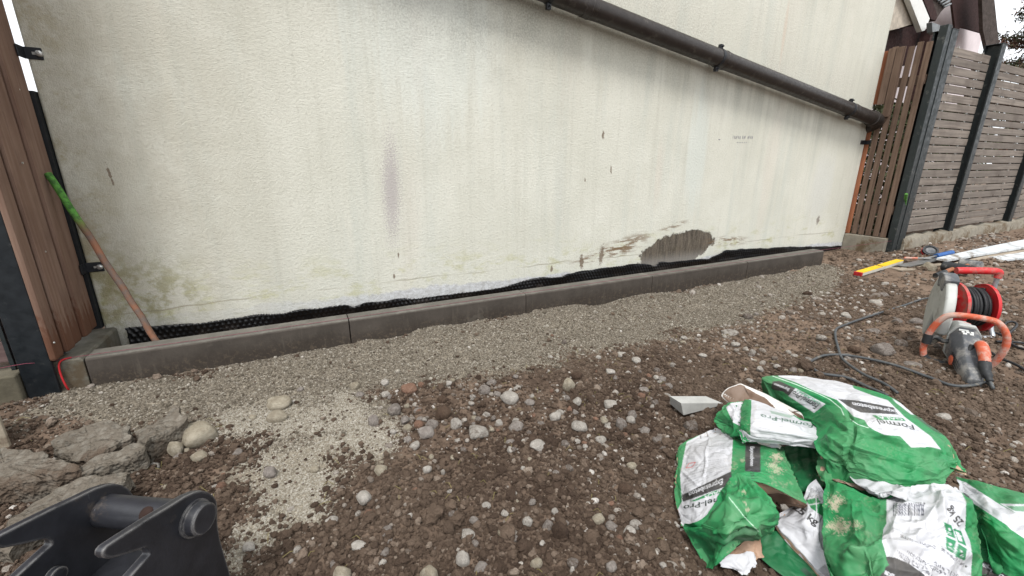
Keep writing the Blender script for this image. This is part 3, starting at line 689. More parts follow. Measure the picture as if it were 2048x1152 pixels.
mb = MB()
for i in range(9): mb.tube([(6.9+.45*i, 1.0, G-.05), (6.95+.45*i, 1.0, G+.7), (6.9+.45*i, 1.02, G+1.4)], [.03, .02, .008], 6)
tag(mb.build('stems', M_BARK, hd, smooth=True), kind='stuff')
tq = onY(2060, 60, 2.6)
tree(float(tq[0])+.3, 2.5, 5.2, 'dark reddish conifer in the top right corner behind the fence', 1.5, 3, 2600)

# ------------------------------------------------------------------ broken concrete slabs
k = NB('broken_concrete')
v1 = k.voro(42); v2 = k.voro(110); n = k.noise(7, 6, .7)
c = k.mix(k.ramp(n, .3, .7), c4(s2l(92, 87, 79)), c4(s2l(128, 122, 112)))
c = k.mix(k.ramp(v1, .25, .6, 0, .6), c, c4(s2l(92, 84, 74)))
c = k.mix(k.ramp(k.noise(3.5, 5, .7), .5, .64, 0, .85), c, c4(s2l(80, 67, 56)))
M_BROKEN = k.done(c, .95, .15, 0, k.bump(k.math('ADD', v1, k.math('MULTIPLY', v2, .5)), .9, .012))
def slab_chunk(outl, label, thick, seed):
    """outl: (px, py, height of the top edge there)"""
    P = np.array([gp(x, y, h) for x, y, h in outl]); n = len(P)
    res = []
    for i in range(n):
        a, b = P[i], P[(i+1) % n]; m = max(2, int(np.linalg.norm(b-a)/.012))
        for j in range(m): res.append(a+(b-a)*j/m)
    R = np.array(res); c0 = R.mean(0); N = len(R); rg = np.random.default_rng(seed)
    jit = np.stack([fbm(np.arange(N)*.35, np.full(N, seed), seed+i, 3)*.008 for i in range(3)], -1); R = R+jit
    rings = []
    for s in (1.0, .94, .8, .6, .38, .15):
        Q = c0+(R-c0)*s; Q[:, 2] += .0035*fbm(Q[:, 0]*30, Q[:, 1]*30, seed+9, 3)*(1 if s < 1 else .4)-(.006 if s == 1 else 0); rings.append(Q)
    low = []
    for t, ins in ((.35, .985), (.75, 1.0), (1.0, .95)):
        Q = c0+(R-c0)*ins; Q[:, 2] = R[:, 2]-thick*t; Q += np.stack([fbm(np.arange(N)*.5, np.full(N, t*9), seed+20+i, 3)*.006 for i in range(3)], -1); low.append(Q)
    loops = low[::-1]+rings
    mb = MB(); mb.loft([list(map(tuple, q)) for q in loops]); cc = (float(c0[0]), float(c0[1]), G)
    return tag(mb.build('concrete_slab', M_BROKEN, smooth=True, org=cc, autosm=.5), label, 'concrete slab', 'broken concrete slabs at the left')
slab_chunk([(100, 884, .055), (149, 857, .075), (206, 841, .085), (257, 848, .085), (264, 866, .08), (226, 890, .07), (172, 920, .06), (128, 908, .05)], 'flat broken concrete slab, the one farthest back in the left heap', .07, 1)
slab_chunk([(272, 868, .07), (349, 812, .095), (370, 830, .10), (352, 850, .085), (293, 888, .08), (274, 882, .075)], 'narrow broken concrete piece tilted next to the biggest white boulder', .085, 2)
slab_chunk([(130, 950, .05), (221, 902, .075), (277, 884, .085), (290, 897, .08), (262, 918, .07), (170, 948, .06)], 'long thin broken concrete strip between two larger slabs', .07, 3)
slab_chunk([(-90, 900, .06), (0, 894, .07), (46, 898, .075), (123, 915, .08), (157, 936, .075), (103, 960, .06), (10, 975, .05), (-80, 985, .05)], 'large broken concrete slab cut by the left photo edge', .075, 4)
slab_chunk([(128, 968, .06), (200, 950, .075), (257, 940, .08), (252, 966, .075), (200, 992, .065), (110, 1040, .05), (10, 1105, .045), (-20, 1085, .04), (25, 1035, .04), (70, 1000, .05)], 'long broken concrete slab lying just behind the black digger hook', .065, 5)

# ------------------------------------------------------------------ stones
def stone_mat(name, a, b, mud, muddy):
    k = NB(name); r = k.rnd(); n = k.noise(1.6, 6, .7); f = k.noise(9, 5, .75)
    c = k.mix(k.ramp(n, .3, .7), c4(a), c4(b))
    c = k.mix(k.math('MULTIPLY', r, .35), c, c4([x*.6 for x in a]))
    c = k.mix(k.ramp(f, .5, .72, 0, .4), c, c4([x*.6 for x in a]))
    nz = k.n('ShaderNodeSeparateXYZ'); k.t.links.new(k.co.outputs['Object'], nz.inputs[0])
    m = k.ramp(k.math('ADD', k.noise(2.1, 5, .7), k.math('MULTIPLY', k.math('SUBTRACT', r, .5), .25)), .64-muddy, .86-muddy*.6, 0, .9)
    c = k.mix(m, c, c4(mud))
    return k.done(c, .92, .2, 0, k.bump(k.math('ADD', n, f), .6, .12))
MUD = s2l(84, 70, 59)
SM = {'w': stone_mat('white_stone', s2l(164, 157, 148), s2l(202, 196, 187), MUD, .12), 'g': stone_mat('grey_stone', s2l(130, 122, 115), s2l(164, 156, 149), MUD, .17),
      'b': stone_mat('beige_stone', s2l(150, 140, 122), s2l(186, 177, 159), s2l(130, 118, 100), .12), 'd': stone_mat('brown_clod', s2l(82, 66, 55), s2l(104, 86, 72), s2l(62, 50, 42), .2),
      'r': stone_mat('reddish_stone', s2l(128, 98, 82), s2l(152, 122, 104), MUD, .12)}
def stone_mesh(seed, blocky):
    bm = bmesh.new(); bmesh.ops.create_icosphere(bm, subdivisions=3, radius=1)
    rg = random.Random(seed); off = Vector((rg.uniform(0, 50), rg.uniform(0, 50), rg.uniform(0, 50)))
    planes = [Vector((rg.gauss(0, 1), rg.gauss(0, 1), rg.gauss(0, 1))).normalized() for _ in range(9)]; cut = [rg.uniform(.62, .92) for _ in planes]
    for v in bm.verts:
        d = v.co.normalized(); s = 1+.22*mnoise.noise(d*1.1+off)+.10*mnoise.noise(d*2.6+off)+.035*mnoise.noise(d*7+off)
        p = d*s
        for q, cc in zip(planes, cut):
            e = p.dot(q)-cc
            if e > 0: p -= q*e*blocky
        v.co = p
    me = bpy.data.meshes.new('stone'); bm.to_mesh(me); bm.free(); me.polygons.foreach_set('use_smooth', np.ones(len(me.polygons), bool)); return me
SMESH = {}
for mk in SM:
    SMESH[mk] = []
    for i in range(6):
        me = stone_mesh(i*11+ord(mk), .45+.11*i); me.materials.append(SM[mk]); SMESH[mk].append(me)
STONES = [  # px, py of the middle, width and height in pixels, kind, label
 (557, 796, 56, 28, 'b', 'long smooth beige cobble, upper of the two on the pale gravel'), (553, 825, 42, 27, 'b', 'oval cream cobble, lower of the two on the pale gravel'), (710, 763, 24, 18, 'b', 'small pointed beige stone on the gravel slope'),
 (719, 781, 20, 11, 'g', 0), (818, 768, 36, 23, 'r', 'reddish brown angular stone at the gravel edge'), (842, 764, 15, 11, 'r', 0), (886, 815, 33, 42, 'd', 'tall dark earth clod standing up behind the row of cobbles'), (884, 787, 22, 22, 'd', 0),
 (970, 771, 26, 24, 'g', 'round mauve-grey stone just below the gravel slope'), (945, 786, 16, 12, 'w', 0), (982, 757, 22, 14, 'g', 0), (748, 837, 25, 29, 'g', 'egg-shaped grey stone at the right rim of the pale gravel'), (786, 864, 15, 12, 'w', 0), (815, 853, 22, 18, 'b', 'small tan stone with an orange tint in the cobble row'),
 (865, 842, 28, 24, 'g', 0), (912, 842, 28, 22, 'w', 0), (953, 850, 50, 30, 'w', 'largest whitish block-shaped cobble in the middle of the photo'), (815, 873, 18, 14, 'g', 0), (915, 871, 13, 10, 'w', 0), (852, 858, 40, 24, 'g', 0), (837, 840, 24, 18, 'r', 0), (503, 826, 18, 12, 'b', 0), (599, 771, 14, 9, 'g', 0), (998, 832, 17, 13, 'w', 0),
 (1020, 787, 42, 30, 'w', 'big pale boulder in the soil above the cobble row'), (1160, 841, 38, 20, 'w', 'long pale cobble left of the bag heap'), (1202, 864, 26, 22, 'w', 0), (1242, 831, 26, 26, 'g', 0), (1031, 840, 32, 24, 'g', 0), (1075, 886, 40, 18, 'w', 'elongated whitish stone lying alone on dark soil'), (1139, 922, 20, 15, 'g', 0), (1082, 836, 18, 13, 'g', 0),
 (855, 940, 20, 14, 'w', 0), (761, 945, 32, 20, 'b', 'pale stone at the right edge of the white gravel patch'), (629, 935, 22, 15, 'b', 0), (542, 940, 30, 24, 'g', 'grey stone sitting in the white gravel patch'), (728, 993, 32, 28, 'w', 'white angular stone right of the white gravel patch'), (904, 1022, 20, 20, 'g', 0), (948, 1023, 20, 16, 'g', 0), (972, 1001, 22, 14, 'w', 0),
 (1095, 1040, 24, 22, 'g', 0), (1121, 1050, 36, 36, 'd', 'muddy brown round stone beside a smaller pale one near the bags'), (1260, 1055, 28, 28, 'w', 'round whitish stone left of the green bag corner'), (926, 1103, 34, 32, 'w', 'round white muddy stone in the front soil'), (860, 1134, 42, 44, 'b', 'brownish boulder cut by the bottom edge, right of two'), (682, 1138, 44, 38, 'b', 'pale boulder cut by the bottom edge, left of two'),
 (961, 1121, 28, 18, 'g', 0), (1222, 1130, 24, 20, 'g', 0), (1251, 959, 32, 24, 'd', 0), (499, 1093, 28, 18, 'w', 'white stone beside the black digger hook'), (739, 1024, 28, 17, 'r', 0), (668, 1121, 20, 13, 'g', 0), (1064, 995, 16, 12, 'g', 0), (1110, 1011, 18, 14, 'w', 0), (1073, 1112, 26, 18, 'b', 0), (1029, 1060, 18, 13, 'g', 0),
 (398, 860, 86, 44, 'b', 'biggest whitish boulder, next to the broken slabs'), (349, 888, 34, 36, 'b', 'upright egg-shaped stone leaning on the biggest boulder'), (306, 920, 24, 17, 'w', 0), (401, 917, 34, 20, 'b', 'lumpy beige stone in front of the biggest boulder'), (372, 892, 14, 11, 'b', 0),
 (1765, 697, 50, 30, 'g', 'big rounded grey boulder inside the cable loop'), (1799, 687, 28, 22, 'g', 'grey boulder touching the big one near the saw'), (1707, 693, 27, 18, 'd', 'dark brown clod inside the cable loop'), (1750, 599, 30, 15, 'w', 'pale pointed stone on open soil in front of the level'), (1691, 628, 23, 14, 'w', 0), (1719, 674, 22, 18, 'g', 0), (1794, 641, 22, 15, 'g', 0), (1832, 640, 26, 16, 'g', 0), (1697, 706, 30, 15, 'g', 0), (1716, 715, 14, 9, 'w', 0), (1747, 655, 28, 13, 'g', 0), (1827, 726, 36, 16, 'g', 0), (1768, 582, 24, 11, 'g', 0), (1772, 563, 15, 8, 'w', 0), (1618, 707, 16, 10, 'g', 0), (1591, 693, 18, 9, 'w', 0),
 (1616, 581, 19, 12, 'd', 'dark lump lying on the far end of the gravel bank'), (1497, 625, 21, 14, 'g', 0), (1513, 623, 12, 8, 'g', 0), (1473, 676, 19, 10, 'w', 0), (1461, 654, 40, 11, 'w', 'flat pale stone at the gravel edge'), (1243, 700, 25, 11, 'w', 0), (1369, 666, 18, 8, 'w', 0), (1407, 697, 18, 9, 'w', 0), (1137, 752, 26, 32, 'b', 'upright pale stone below the gravel, beside a dark one'), (1155, 744, 24, 20, 'd', 0), (1256, 745, 15, 13, 'w', 0), (1219, 743, 23, 12, 'w', 0), (1521, 729, 19, 12, 'w', 0), (1502, 743, 17, 11, 'w', 0),
 (1383, 840, 35, 24, 'g', 'grey cobble just in front of the wedge block'), (1892, 821, 30, 15, 'w', 'pale flat stone right of the upper bag'), (1900, 834, 18, 9, 'w', 0), (1220, 797, 34, 17, 'w', 0), (1288, 772, 22, 12, 'g', 0), (1335, 782, 18, 12, 'w', 0), (1310, 800, 20, 14, 'g', 0), (1060, 800, 22, 14, 'g', 0), (1120, 812, 20, 13, 'w', 0), (1290, 842, 22, 15, 'g', 0), (1317, 862, 24, 14, 'g', 0)]
LM = [(557, 810, 'the two cream cobbles'), (398, 860, 'the biggest boulder'), (953, 850, 'the whitish block cobble'), (1020, 787, 'the big pale boulder'), (886, 815, 'the tall dark clod'), (818, 768, 'the reddish stone'), (748, 837, 'the egg-shaped grey stone'), (1160, 841, 'the long pale cobble'), (1390, 812, 'the concrete wedge'),
      (728, 993, 'the white angular stone'), (1075, 886, 'the lone elongated stone'), (1121, 1050, 'the muddy round stone'), (1260, 1055, 'the whitish stone by the bag corner'), (926, 1103, 'the round white front stone'), (860, 1134, 'the right bottom-edge boulder'), (682, 1138, 'the left bottom-edge boulder'), (1765, 697, 'the big grey boulder'),
      (1915, 700, 'the saw'), (1765, 535, 'the yellow level'), (1137, 752, 'the upright pale stone'), (1461, 654, 'the flat pale stone'), (1616, 581, 'the dark lump on the gravel'), (1750, 599, 'the pale pointed stone'), (1670, 720, 'the cable loop'), (560, 950, 'the white gravel patch'), (1720, 800, 'the topmost bag'), (300, 880, 'the broken slabs'), (1300, 720, 'the gravel toe'), (230, 1080, 'the digger coupling')]
TN = {'w': 'pale', 'g': 'grey', 'b': 'beige', 'd': 'dark brown', 'r': 'reddish'}; USED = {}
def auto_label(px, py, wpx, kd, noun):
    d = sorted(LM, key=lambda q: (q[0]-px)**2+(2*(q[1]-py))**2); lx, ly, nm = d[0]; dx, dy = px-lx, 2*(py-ly)
    side = ('right of ' if dx > 0 else 'left of ') if abs(dx) > abs(dy) else ('in front of ' if dy > 0 else 'behind ')
    far = math.hypot(dx, dy); near = 'just ' if far < 60 else ('a hand ' if False else '')
    t = f"{'tiny' if wpx < 9 else 'small' if wpx < 17 else 'medium' if wpx < 26 else 'large'} {TN[kd]} {noun} {near}{side}{nm}"
    return t
def place_stone(P, wx, hz, kind, i, label=None, big=False):
    me = SMESH[kind][i % 6]; o = bpy.data.objects.new('stone', me); COL.objects.link(o)
    o.location = P; o.scale = (wx, wx*.82, hz); o.rotation_euler = (0, 0, (i*2.399) % 6.28 if not big else -YAW+(((i*7) % 5)-2)*.12)
    tag(o, label, 'stone', 'stones lying on the soil'); return o
taken = []
for i, (px, py, wpx, hpx, kd, lb) in enumerate(STONES):
    P = gp(px, py+hpx*.30, .012); dep = float(np.dot(P-CAM, FW)); mpp = dep/F_PX
    rx = wpx*mpp/2*.95
    vd = (P-CAM)/np.linalg.norm(P-CAM); hz = hpx*mpp/2/max(.6, math.sqrt(1-vd[2]**2))*.95; hz = min(hz, rx*1.35)
    z = float(ground_h(P[0], P[1])); 
    place_stone((P[0], P[1], z+hz*.42), rx, hz, kd, i, lb or auto_label(px, py, wpx, kd, 'stone'), True); taken.append((P[0], P[1], rx))
rg = np.random.default_rng(11); cnt = 0; T_ = np.array(taken)
ZONES = [((760, 740), (1340, 900), 85), ((560, 900), (1340, 1150), 45), ((1100, 640), (1700, 780), 45), ((1560, 560), (2040, 740), 25), ((290, 900), (480, 990), 6)]
BAGZ = [(1330, 1160), (1330, 880), (1430, 750), (1640, 745), (1960, 900), (2060, 960), (2060, 1160)]
for (a, b), (c_, d_), nn in ZONES:
    j = 0
    while j < nn:
        px, py = rg.uniform(a, c_), rg.uniform(b, d_)
        if inpoly(np.array(px), np.array(py), BAGZ): continue
        P = gp(px, py); g0, w0 = masks(np.array([P[0]]), np.array([P[1]]))
        if g0[0] > .5 and rg.random() < .9: j += .3; continue
        r = (.0105 if b < 760 and a > 700 else .0085)*math.exp(rg.normal(0, .36))+.003
        if np.min(np.hypot(T_[:, 0]-P[0], T_[:, 1]-P[1])-T_[:, 2]) < r: continue
        hz = r*rg.uniform(.55, .9); z = float(ground_h(P[0], P[1]))
        kd = 'wgwwgbgwr'[rg.integers(0, 9)]; place_stone((P[0], P[1], z+hz*.55), r, hz, kd, int(rg.integers(0, 999)), auto_label(px, py, 2*r*F_PX/float(np.dot(P-CAM, FW)), kd, 'pebble')); j += 1; cnt += 1

by = {}
for o in list(COL.objects):
    if o.name.startswith('stone') and 'label' in o: by.setdefault(o['label'], []).append(o)
for lb, os_ in by.items():
    if len(os_) > 1:
        os_.sort(key=lambda o: float(np.dot(np.array(o.location)-CAM, FW)))
        for o, wd_ in zip(os_, ['nearest one', 'farthest one'] if len(os_) == 2 else ['nearest one', 'middle one', 'farthest one']): o['label'] = lb+', '+wd_
# wedge shaped offcut block
M_CUT = simple('cut_concrete', s2l(164, 164, 160), .85, .2, 0, .1, 20, 110, .35, .002)
b_ = [gp(1360, 829, 0), gp(1340, 808, 0), gp(1404, 800, 0), gp(1446, 811, 0)]
t_ = [gp(1362, 806, .055), gp(1339, 792, .055), gp(1412, 792, .035), gp(1446, 806, .010)]
b_[0] = gp(1367, 831, 0)
mb = MB(); mb.hexa(b_, t_); tag(mb.build('concrete_wedge', M_CUT, bevel=.002, org=tuple(gp(1390, 812, 0))), 'light grey wedge-shaped concrete offcut beside the bag heap', 'concrete block')

# ------------------------------------------------------------------ digger coupling hook, bottom left
k = NB('black_paint')
c = k.mix(k.ramp(k.noise(10, 6, .7), .3, .7), c4(s2l(30, 31, 35)), c4(s2l(46, 47, 52)))
c = k.mix(k.ramp(k.noise(5, 7, .8), .68, .71, 0, .8), c, c4(s2l(128, 104, 84)))
c = k.mix(k.ramp(k.noise(1., 5, .8, k.coords((40, 40, 6), rot=(.3, .5, 0))), .68, .74, 0, .7), c, c4(s2l(120, 120, 124)))
bv = k.n('ShaderNodeBevel'); bv.samples = 4; bv.inputs['Radius'].default_value = .006
dt = k.n('ShaderNodeVectorMath', operation='DOT_PRODUCT'); k.t.links.new(bv.outputs[0], dt.inputs[0]); k.t.links.new(k.n('ShaderNodeNewGeometry').outputs['Normal'], dt.inputs[1])
wear = k.math('MULTIPLY', k.ramp(dt.outputs['Value'], .995, .93), k.ramp(k.noise(24, 5, .75), .30, .55))
c = k.mix(k.math('MULTIPLY', wear, .8), c, c4(s2l(126, 124, 122)))
mudk = k.ramp(k.noise(7, 6, .75), .60, .72)
c = k.mix(k.math('MULTIPLY', mudk, .45), c, c4(s2l(98, 84, 70)))
M_HOOK = k.done(c, k.ramp(mudk, 0, 1, .38, .85), .5, 0, k.bump(k.math('ADD', k.noise(90, 4), mudk), .2, .002))
hk = thing('digger_coupling', 'black steel digger coupling with two hooked plates at the bottom left corner', 'digger coupling', (.5, -1.35, G))
PH = CAM+ray(387, 1038)*.80
ax_ = np.array([math.cos(YAW+.10), -math.sin(YAW+.10), 0.0])
earR = [(206, 1112), (206, 1102), (214, 1092), (250, 1068), (300, 1036), (340, 1012), (372, 992), (390, 984), (404, 981), (418, 984), (428, 991), (434, 1002), (436, 1018), (436, 1045), (440, 1075), (450, 1110), (462, 1150), (470, 1180), (300, 1240), (225, 1195), (262, 1152), (300, 1108), (299, 1100), (292, 1096), (270, 1104), (240, 1113), (222, 1118), (212, 1117)]
E3 = [onP(x, y, PH, ax_) for x, y in earR]
th = .016
for i, s in enumerate((0, -.185)):
    mb = MB(); mb.prism([p+ax_*(s-th) for p in E3], ax_*th); mb.build('hook_plate', M_HOOK, hk, bevel=.003)
bc = onP(389, 1036, PH, ax_)
mb = MB(); mb.lathe([(-.185-.02, .020), (-.185-.02, .029), (-.030, .029), (-.030, .02)], bc+ax_*.0+np.array((0, 0, 0)), ax_, 28); tb = mb.build('cross_tube', M_HOOK, hk, smooth=True, autosm=.6)
M_RUST = simple('rust_hole', s2l(44, 28, 22), .95)
mb = MB(); hc = bc-ax_*.075; vdir = CAM-hc; vdir = vdir-ax_*np.dot(vdir, ax_); vdir /= np.linalg.norm(vdir); mb.lathe([(.0255, .0125), (.0295, .0125), (.0295, 0)], hc, vdir, 18); mb.build('grease_hole', M_RUST, tb, smooth=True)
mb = MB(); mb.lathe([(-.001, .034), (.004, .034), (.004, .030), (.020, .0285), (.0225, .026), (.0225, .0)], bc, ax_, 32); mb.build('pin_boss', M_HOOK, hk, smooth=True, autosm=.5)
low = onP(345, 1215, PH, ax_)
mb = MB(); e1 = np.array([0, 0, 1.0]); e2 = np.cross(ax_, e1)
c0 = np.array((low[0], low[1], 0))
cen = c0-ax_*.10
mb.box((-.10, -.09, G-.02), (.10, .09, float(low[2])+.02), Matrix(((ax_[0], e2[0], 0, cen[0]), (ax_[1], e2[1], 0, cen[1]), (0, 0, 1, 0), (0, 0, 0, 1)))); mb.build('mounting_block', M_HOOK, hk, bevel=.006)
b2 = onP(105, 1150, PH-ax_*.185, ax_); mb = MB(); mb.lathe([(-.0, .014), (.012, .014), (.014, .008), (.014, .0)], b2+ax_*.001, ax_, 16); mb.build('bolt_head', M_HOOK, hk, smooth=True, autosm=.5)

# ------------------------------------------------------------------ cut-off saw
M_ORANGE = simple('orange_grip', s2l(184, 88, 60), .75, .3, 0, .12, 12, 90, .2, .001, s2l(178, 150, 138), .75, 14)
M_SAWG = simple('light_grey_cast', s2l(176, 178, 174), .6, .4, .1, .08, 12, 90, .15, .001, s2l(140, 138, 132), .35, 9)
M_SAWD = simple('dark_grey_plastic', s2l(80, 83, 87), .65, .35, 0, .14, 14, 90, .15, .001, s2l(142, 140, 136), .75, 12)
M_SAWK = simple('black_plastic', s2l(40, 42, 44), .6, .4, 0, .15, 20, 90, .1, .001, s2l(96, 94, 90), .3, 12)
M_STEEL = simple('worn_steel', s2l(128, 128, 126), .45, .5, .6, .15)
ro = gp(1946, 778, .0); fo = gp(1858, 662, .0)
sd_ = fo-ro; sd_ = sd_/np.linalg.norm(sd_); sl2 = np.array((-sd_[1], sd_[0], 0))
saw = thing('cut_off_saw', 'grey and orange hand-held cut-off saw resting on the soil', 'power saw', tuple(ro))
SK = .80
def S(x, y, z): return ro+sd_*x*.80+sl2*y*.64+np.array((0, 0, z*.97))
def sect(x, w, z0, z1, yc=0., ch=.3):
    c = ch*min(w, z1-z0)/1.2
    return [S(x, yc-w/2+c, z0), S(x, yc+w/2-c, z0), S(x, yc+w/2, z0+c), S(x, yc+w/2, z1-c), S(x, yc+w/2-c, z1), S(x, yc-w/2+c, z1), S(x, yc-w/2, z1-c), S(x, yc-w/2, z0+c)]
mb = MB(); mb.loft([sect(.0, .07, .004, .045), sect(.03, .09, .0, .07), sect(.10, .12, .004, .10), sect(.17, .14, .014, .14), sect(.25, .16, .02, .185), sect(.32, .165, .025, .20)]); body = mb.build('motor_housing', M_SAWD, saw, bevel=.004)
mb = MB(); mb.loft([sect(.322, .175, .02, .208), sect(.345, .175, .02, .21), sect(.36, .13, .05, .205, -.01), sect(.50, .10, .07, .19, -.02), sect(.58, .08, .08, .17, -.02)]); mb.build('gear_cover', M_SAWG, saw, bevel=.004)
gc = S(.50, .062, .215)
mb = MB(); prof = []
R_ = .185
ring = [(R_*math.cos(a), R_*math.sin(a)) for a in np.linspace(math.radians(-62), math.radians(208), 30)]
outl = [(a, b) for a, b in ring]+[(-.10, -.09), (.0, -.02)]
mb.prism([S(.50+a, .085, .225+b) for a, b in outl], sl2*.052*SK); mb.build('blade_guard', M_SAWG, saw, bevel=.012, seg=3)
mb = MB(); ring2 = [((R_+.012)*math.cos(a), (R_+.012)*math.sin(a)) for a in np.linspace(math.radians(72), math.radians(118), 8)]; ring3 = [((R_-.06)*math.cos(a), (R_-.06)*math.sin(a)) for a in np.linspace(math.radians(118), math.radians(72), 8)]
mb.prism([S(.50+a, .078, .228+b) for a, b in ring2+ring3], sl2*.066*SK); mb.build('guard_cap', M_SAWD, saw, bevel=.006)
mb = MB(); mb.lathe([(0, .0), (.0, .175*SK), (.004, .175*SK), (.004, 0)], S(.50, .108, .2), sl2, 40); mb.build('cutting_disc', M_STEEL, saw, smooth=True, autosm=.5)
bow = spline([S(.30, .19, .03), S(.30, .205, .09), S(.285, .19, .18), S(.27, .15, .245), S(.262, .09, .266), S(.255, -.04, .268), S(.25, -.115, .255), S(.25, -.17, .20), S(.255, -.18, .13), S(.275, -.155, .05), S(.285, -.12, .03)], 6)
mb = MB(); mb.tube(bow, .0165*SK, 14); mb.build('bow_handle', M_ORANGE, saw, smooth=True, autosm=1.)
mb = MB(); mb.tube(spline([S(.30, .20, .10), S(.30, .16, .135), S(.305, .11, .12), S(.31, .07, .125)], 4), .011, 8); mb.lathe([(-.02, .018), (.026, .018)], S(.292, .198, .12), (0, 0, 1), 14); mb.tube(spline([S(.30, .19, .035), S(.29, .15, .015), S(.27, .06, .015)], 4), .013, 8); mb.build('handle_bracket', M_SAWK, saw, smooth=True, autosm=.6)
mb = MB(); mb.tube(spline([S(.185, -.028, .155), S(.15, -.03, .165), S(.09, -.033, .14), S(.05, -.036, .105)], 5), [.015]*4+[.021]*7+[.019]*3+[.017]*2, 14); mb.build('rear_grip', M_ORANGE, saw, smooth=True, autosm=1.)
mb = MB(); mb.tube(spline([S(.062, -.036, .113), S(.03, -.038, .085), S(.0, -.045, .07), S(-.02, -.055, .055)], 4), [.021]*4+[.017]*5+[.012]*4, 12); mb.build('cable_boot', M_SAWK, saw, smooth=True)
mb = MB(); mb.tube(spline([S(.185, .0, .15), S(.14, .03, .10), S(.11, .02, .08)], 4), .01, 8)
for i in range(7): mb.box((-.005, -.0015, -.02), (.004, .0015, .02), Matrix.Translation(Vector(S(.12+.014*i, .06+.0028*i, .055+.004*i))) @ Matrix(((sd_[0], sl2[0], 0, 0), (sd_[1], sl2[1], 0, 0), (0, 0, 1, 0), (0, 0, 0, 1))))
mb.build('vent_slot', M_SAWK, saw)
mb = MB(); mb.lathe([(0, .024), (.006, .024), (.01, .016), (.01, 0)], S(.20, .068, .06), sl2, 20); mb.build('brush_cap', M_ORANGE, saw, smooth=True, autosm=.6)
M_LABEL = simple('white_print', s2l(214, 216, 212), .7)
mb = MB()
for a, b, la, lb in ((.285, .028, .006, .05), (.268, .036, .012, .014), (.268, .012, .012, .016), (.268, -.012, .010, .014), (.25, .03, .008, .02), (.25, -.005, .008, .02)):
    z1 = .1875+(a-.25)*.214; mb.hexa([S(a-la/2, b-lb/2, z1-.006), S(a+la/2, b-lb/2, z1-.006), S(a+la/2, b+lb/2, z1-.006), S(a-la/2, b+lb/2, z1-.006)], [S(a-la/2, b-lb/2, z1-.0015), S(a+la/2, b-lb/2, z1+.001), S(a+la/2, b+lb/2, z1+.001), S(a-la/2, b+lb/2, z1-.0015)])
mb.build('printed_label', M_LABEL, body)
M_BADGE = simple('red_badge', s2l(186, 110, 100), .6)
mb = MB(); mb.lathe([(0, .014), (.009, .014), (.01, 0)], S(.44, -.03, .186), (0, 0, 1), 18); mb.build('badge', M_BADGE, saw, smooth=True, autosm=.5)

# ------------------------------------------------------------------ cable reel
M_REDP = simple('red_plastic', s2l(186, 34, 38), .5, .45, 0, .1, 14, 90, .1, .001, s2l(150, 100, 90), .5, 16)
M_CABLE = simple('black_cable', s2l(32, 33, 35), .6, .4, 0, .2, 30, 90, .1)
M_CABLEG = simple('grey_cable', s2l(70, 73, 75), .6, .4, 0, .2, 30, 90, .1, .001, s2l(110, 106, 98), .3, 14)
M_GALV = simple('galvanised_tube', s2l(168, 174, 178), .4, .5, .6, .1)
rc = gp(1917, 664, 0.0); ra = np.array([math.cos(.75), -math.sin(.75), 0.0]); rcz = .155
reel = thing('cable_reel', 'red cable reel wound with black cable standing behind the saw', 'cable reel', tuple(rc))
C_ = rc+np.array((0, 0, rcz)); R1 = .128
for s in (-1, 1):
    mb = MB(); d0 = s*.064
    mb.lathe([(d0-.004, .03), (d0-.004, R1-.006), (d0-.007, R1-.002), (d0-.007, R1+.003), (d0+.007, R1+.003), (d0+.007, R1-.002), (d0+.004, R1-.006), (d0+.004, .03)], C_, ra, 44); mb.build('flange', M_REDP, reel, smooth=True, autosm=.5)
mb = MB(); mb.lathe([(-.068, .0), (-.068, .034), (.068, .034), (.068, 0)], C_, ra, 24); mb.build('hub', M_SAWK, reel, smooth=True, autosm=.5)
mb = MB(); u_ = np.array((0, 0, 1.)); v_ = np.cross(ra, u_)
for lay, rr, nl, ph in ((0, .088, 8, 0), (1, .102, 8, .5)):
    path = []
    for i in range(nl*30+1):
        a = i/30*2*math.pi; tt = i/(nl*30); d0 = -.053+.106*tt; d0 = d0+(.004*math.sin(a*.37+lay*2))
        path.append(C_+ra*d0+(u_*math.cos(a)+v_*math.sin(a))*(rr+.003*math.sin(a*.23+lay)))
    mb.tube(path, .0075, 6)
mb.build('wound_cable', M_CABLE, reel, smooth=True)
mb = MB(); hq = C_-ra*.068+u_*.055+v_*.03; mb.tube([hq, hq-ra*.045], .012, 12); mb.build('crank_knob', M_REDP, reel, smooth=True, autosm=.8)
mb = MB(); hq = C_-ra*.0725-u_*.02; mb.lathe([(0, .05), (-.006, .05), (-.012, .04), (-.012, 0)], hq, ra, 20); mb.build('socket_plate', M_SAWK, reel, smooth=True, autosm=.5)
for dz, du in ((-.0, .025), (-.045, -.02)):
    mb = MB(); mb.lathe([(0, .02), (-.014, .02), (-.016, .015), (-.016, 0)], hq+u_*dz+v_*du-ra*.012+u_*.02, ra, 16); mb.build('socket_lid', M_REDP, reel, smooth=True, autosm=.5)
zf = .012
pA = C_+ra*.092+np.array((0, 0, .19)); 
fr = spline([rc-ra*.09+v_*.09+u_*zf, rc+ra*.082+v_*.09+u_*zf, rc+ra*.095+v_*.06+u_*.06, C_+ra*.095+u_*.05, pA], 5)
mb = MB(); mb.tube(fr, .011, 12); mb.tube([rc-ra*.09-v_*.09+u_*zf, rc+ra*.09-v_*.09+u_*zf], .011, 12); mb.tube([rc+ra*.09-v_*.09+u_*zf, C_+ra*.094], .011, 12); mb.tube([rc-ra*.09-v_*.09+u_*zf, C_-ra*.09], .010, 12); mb.build('frame', M_GALV, reel, smooth=True, autosm=.8)
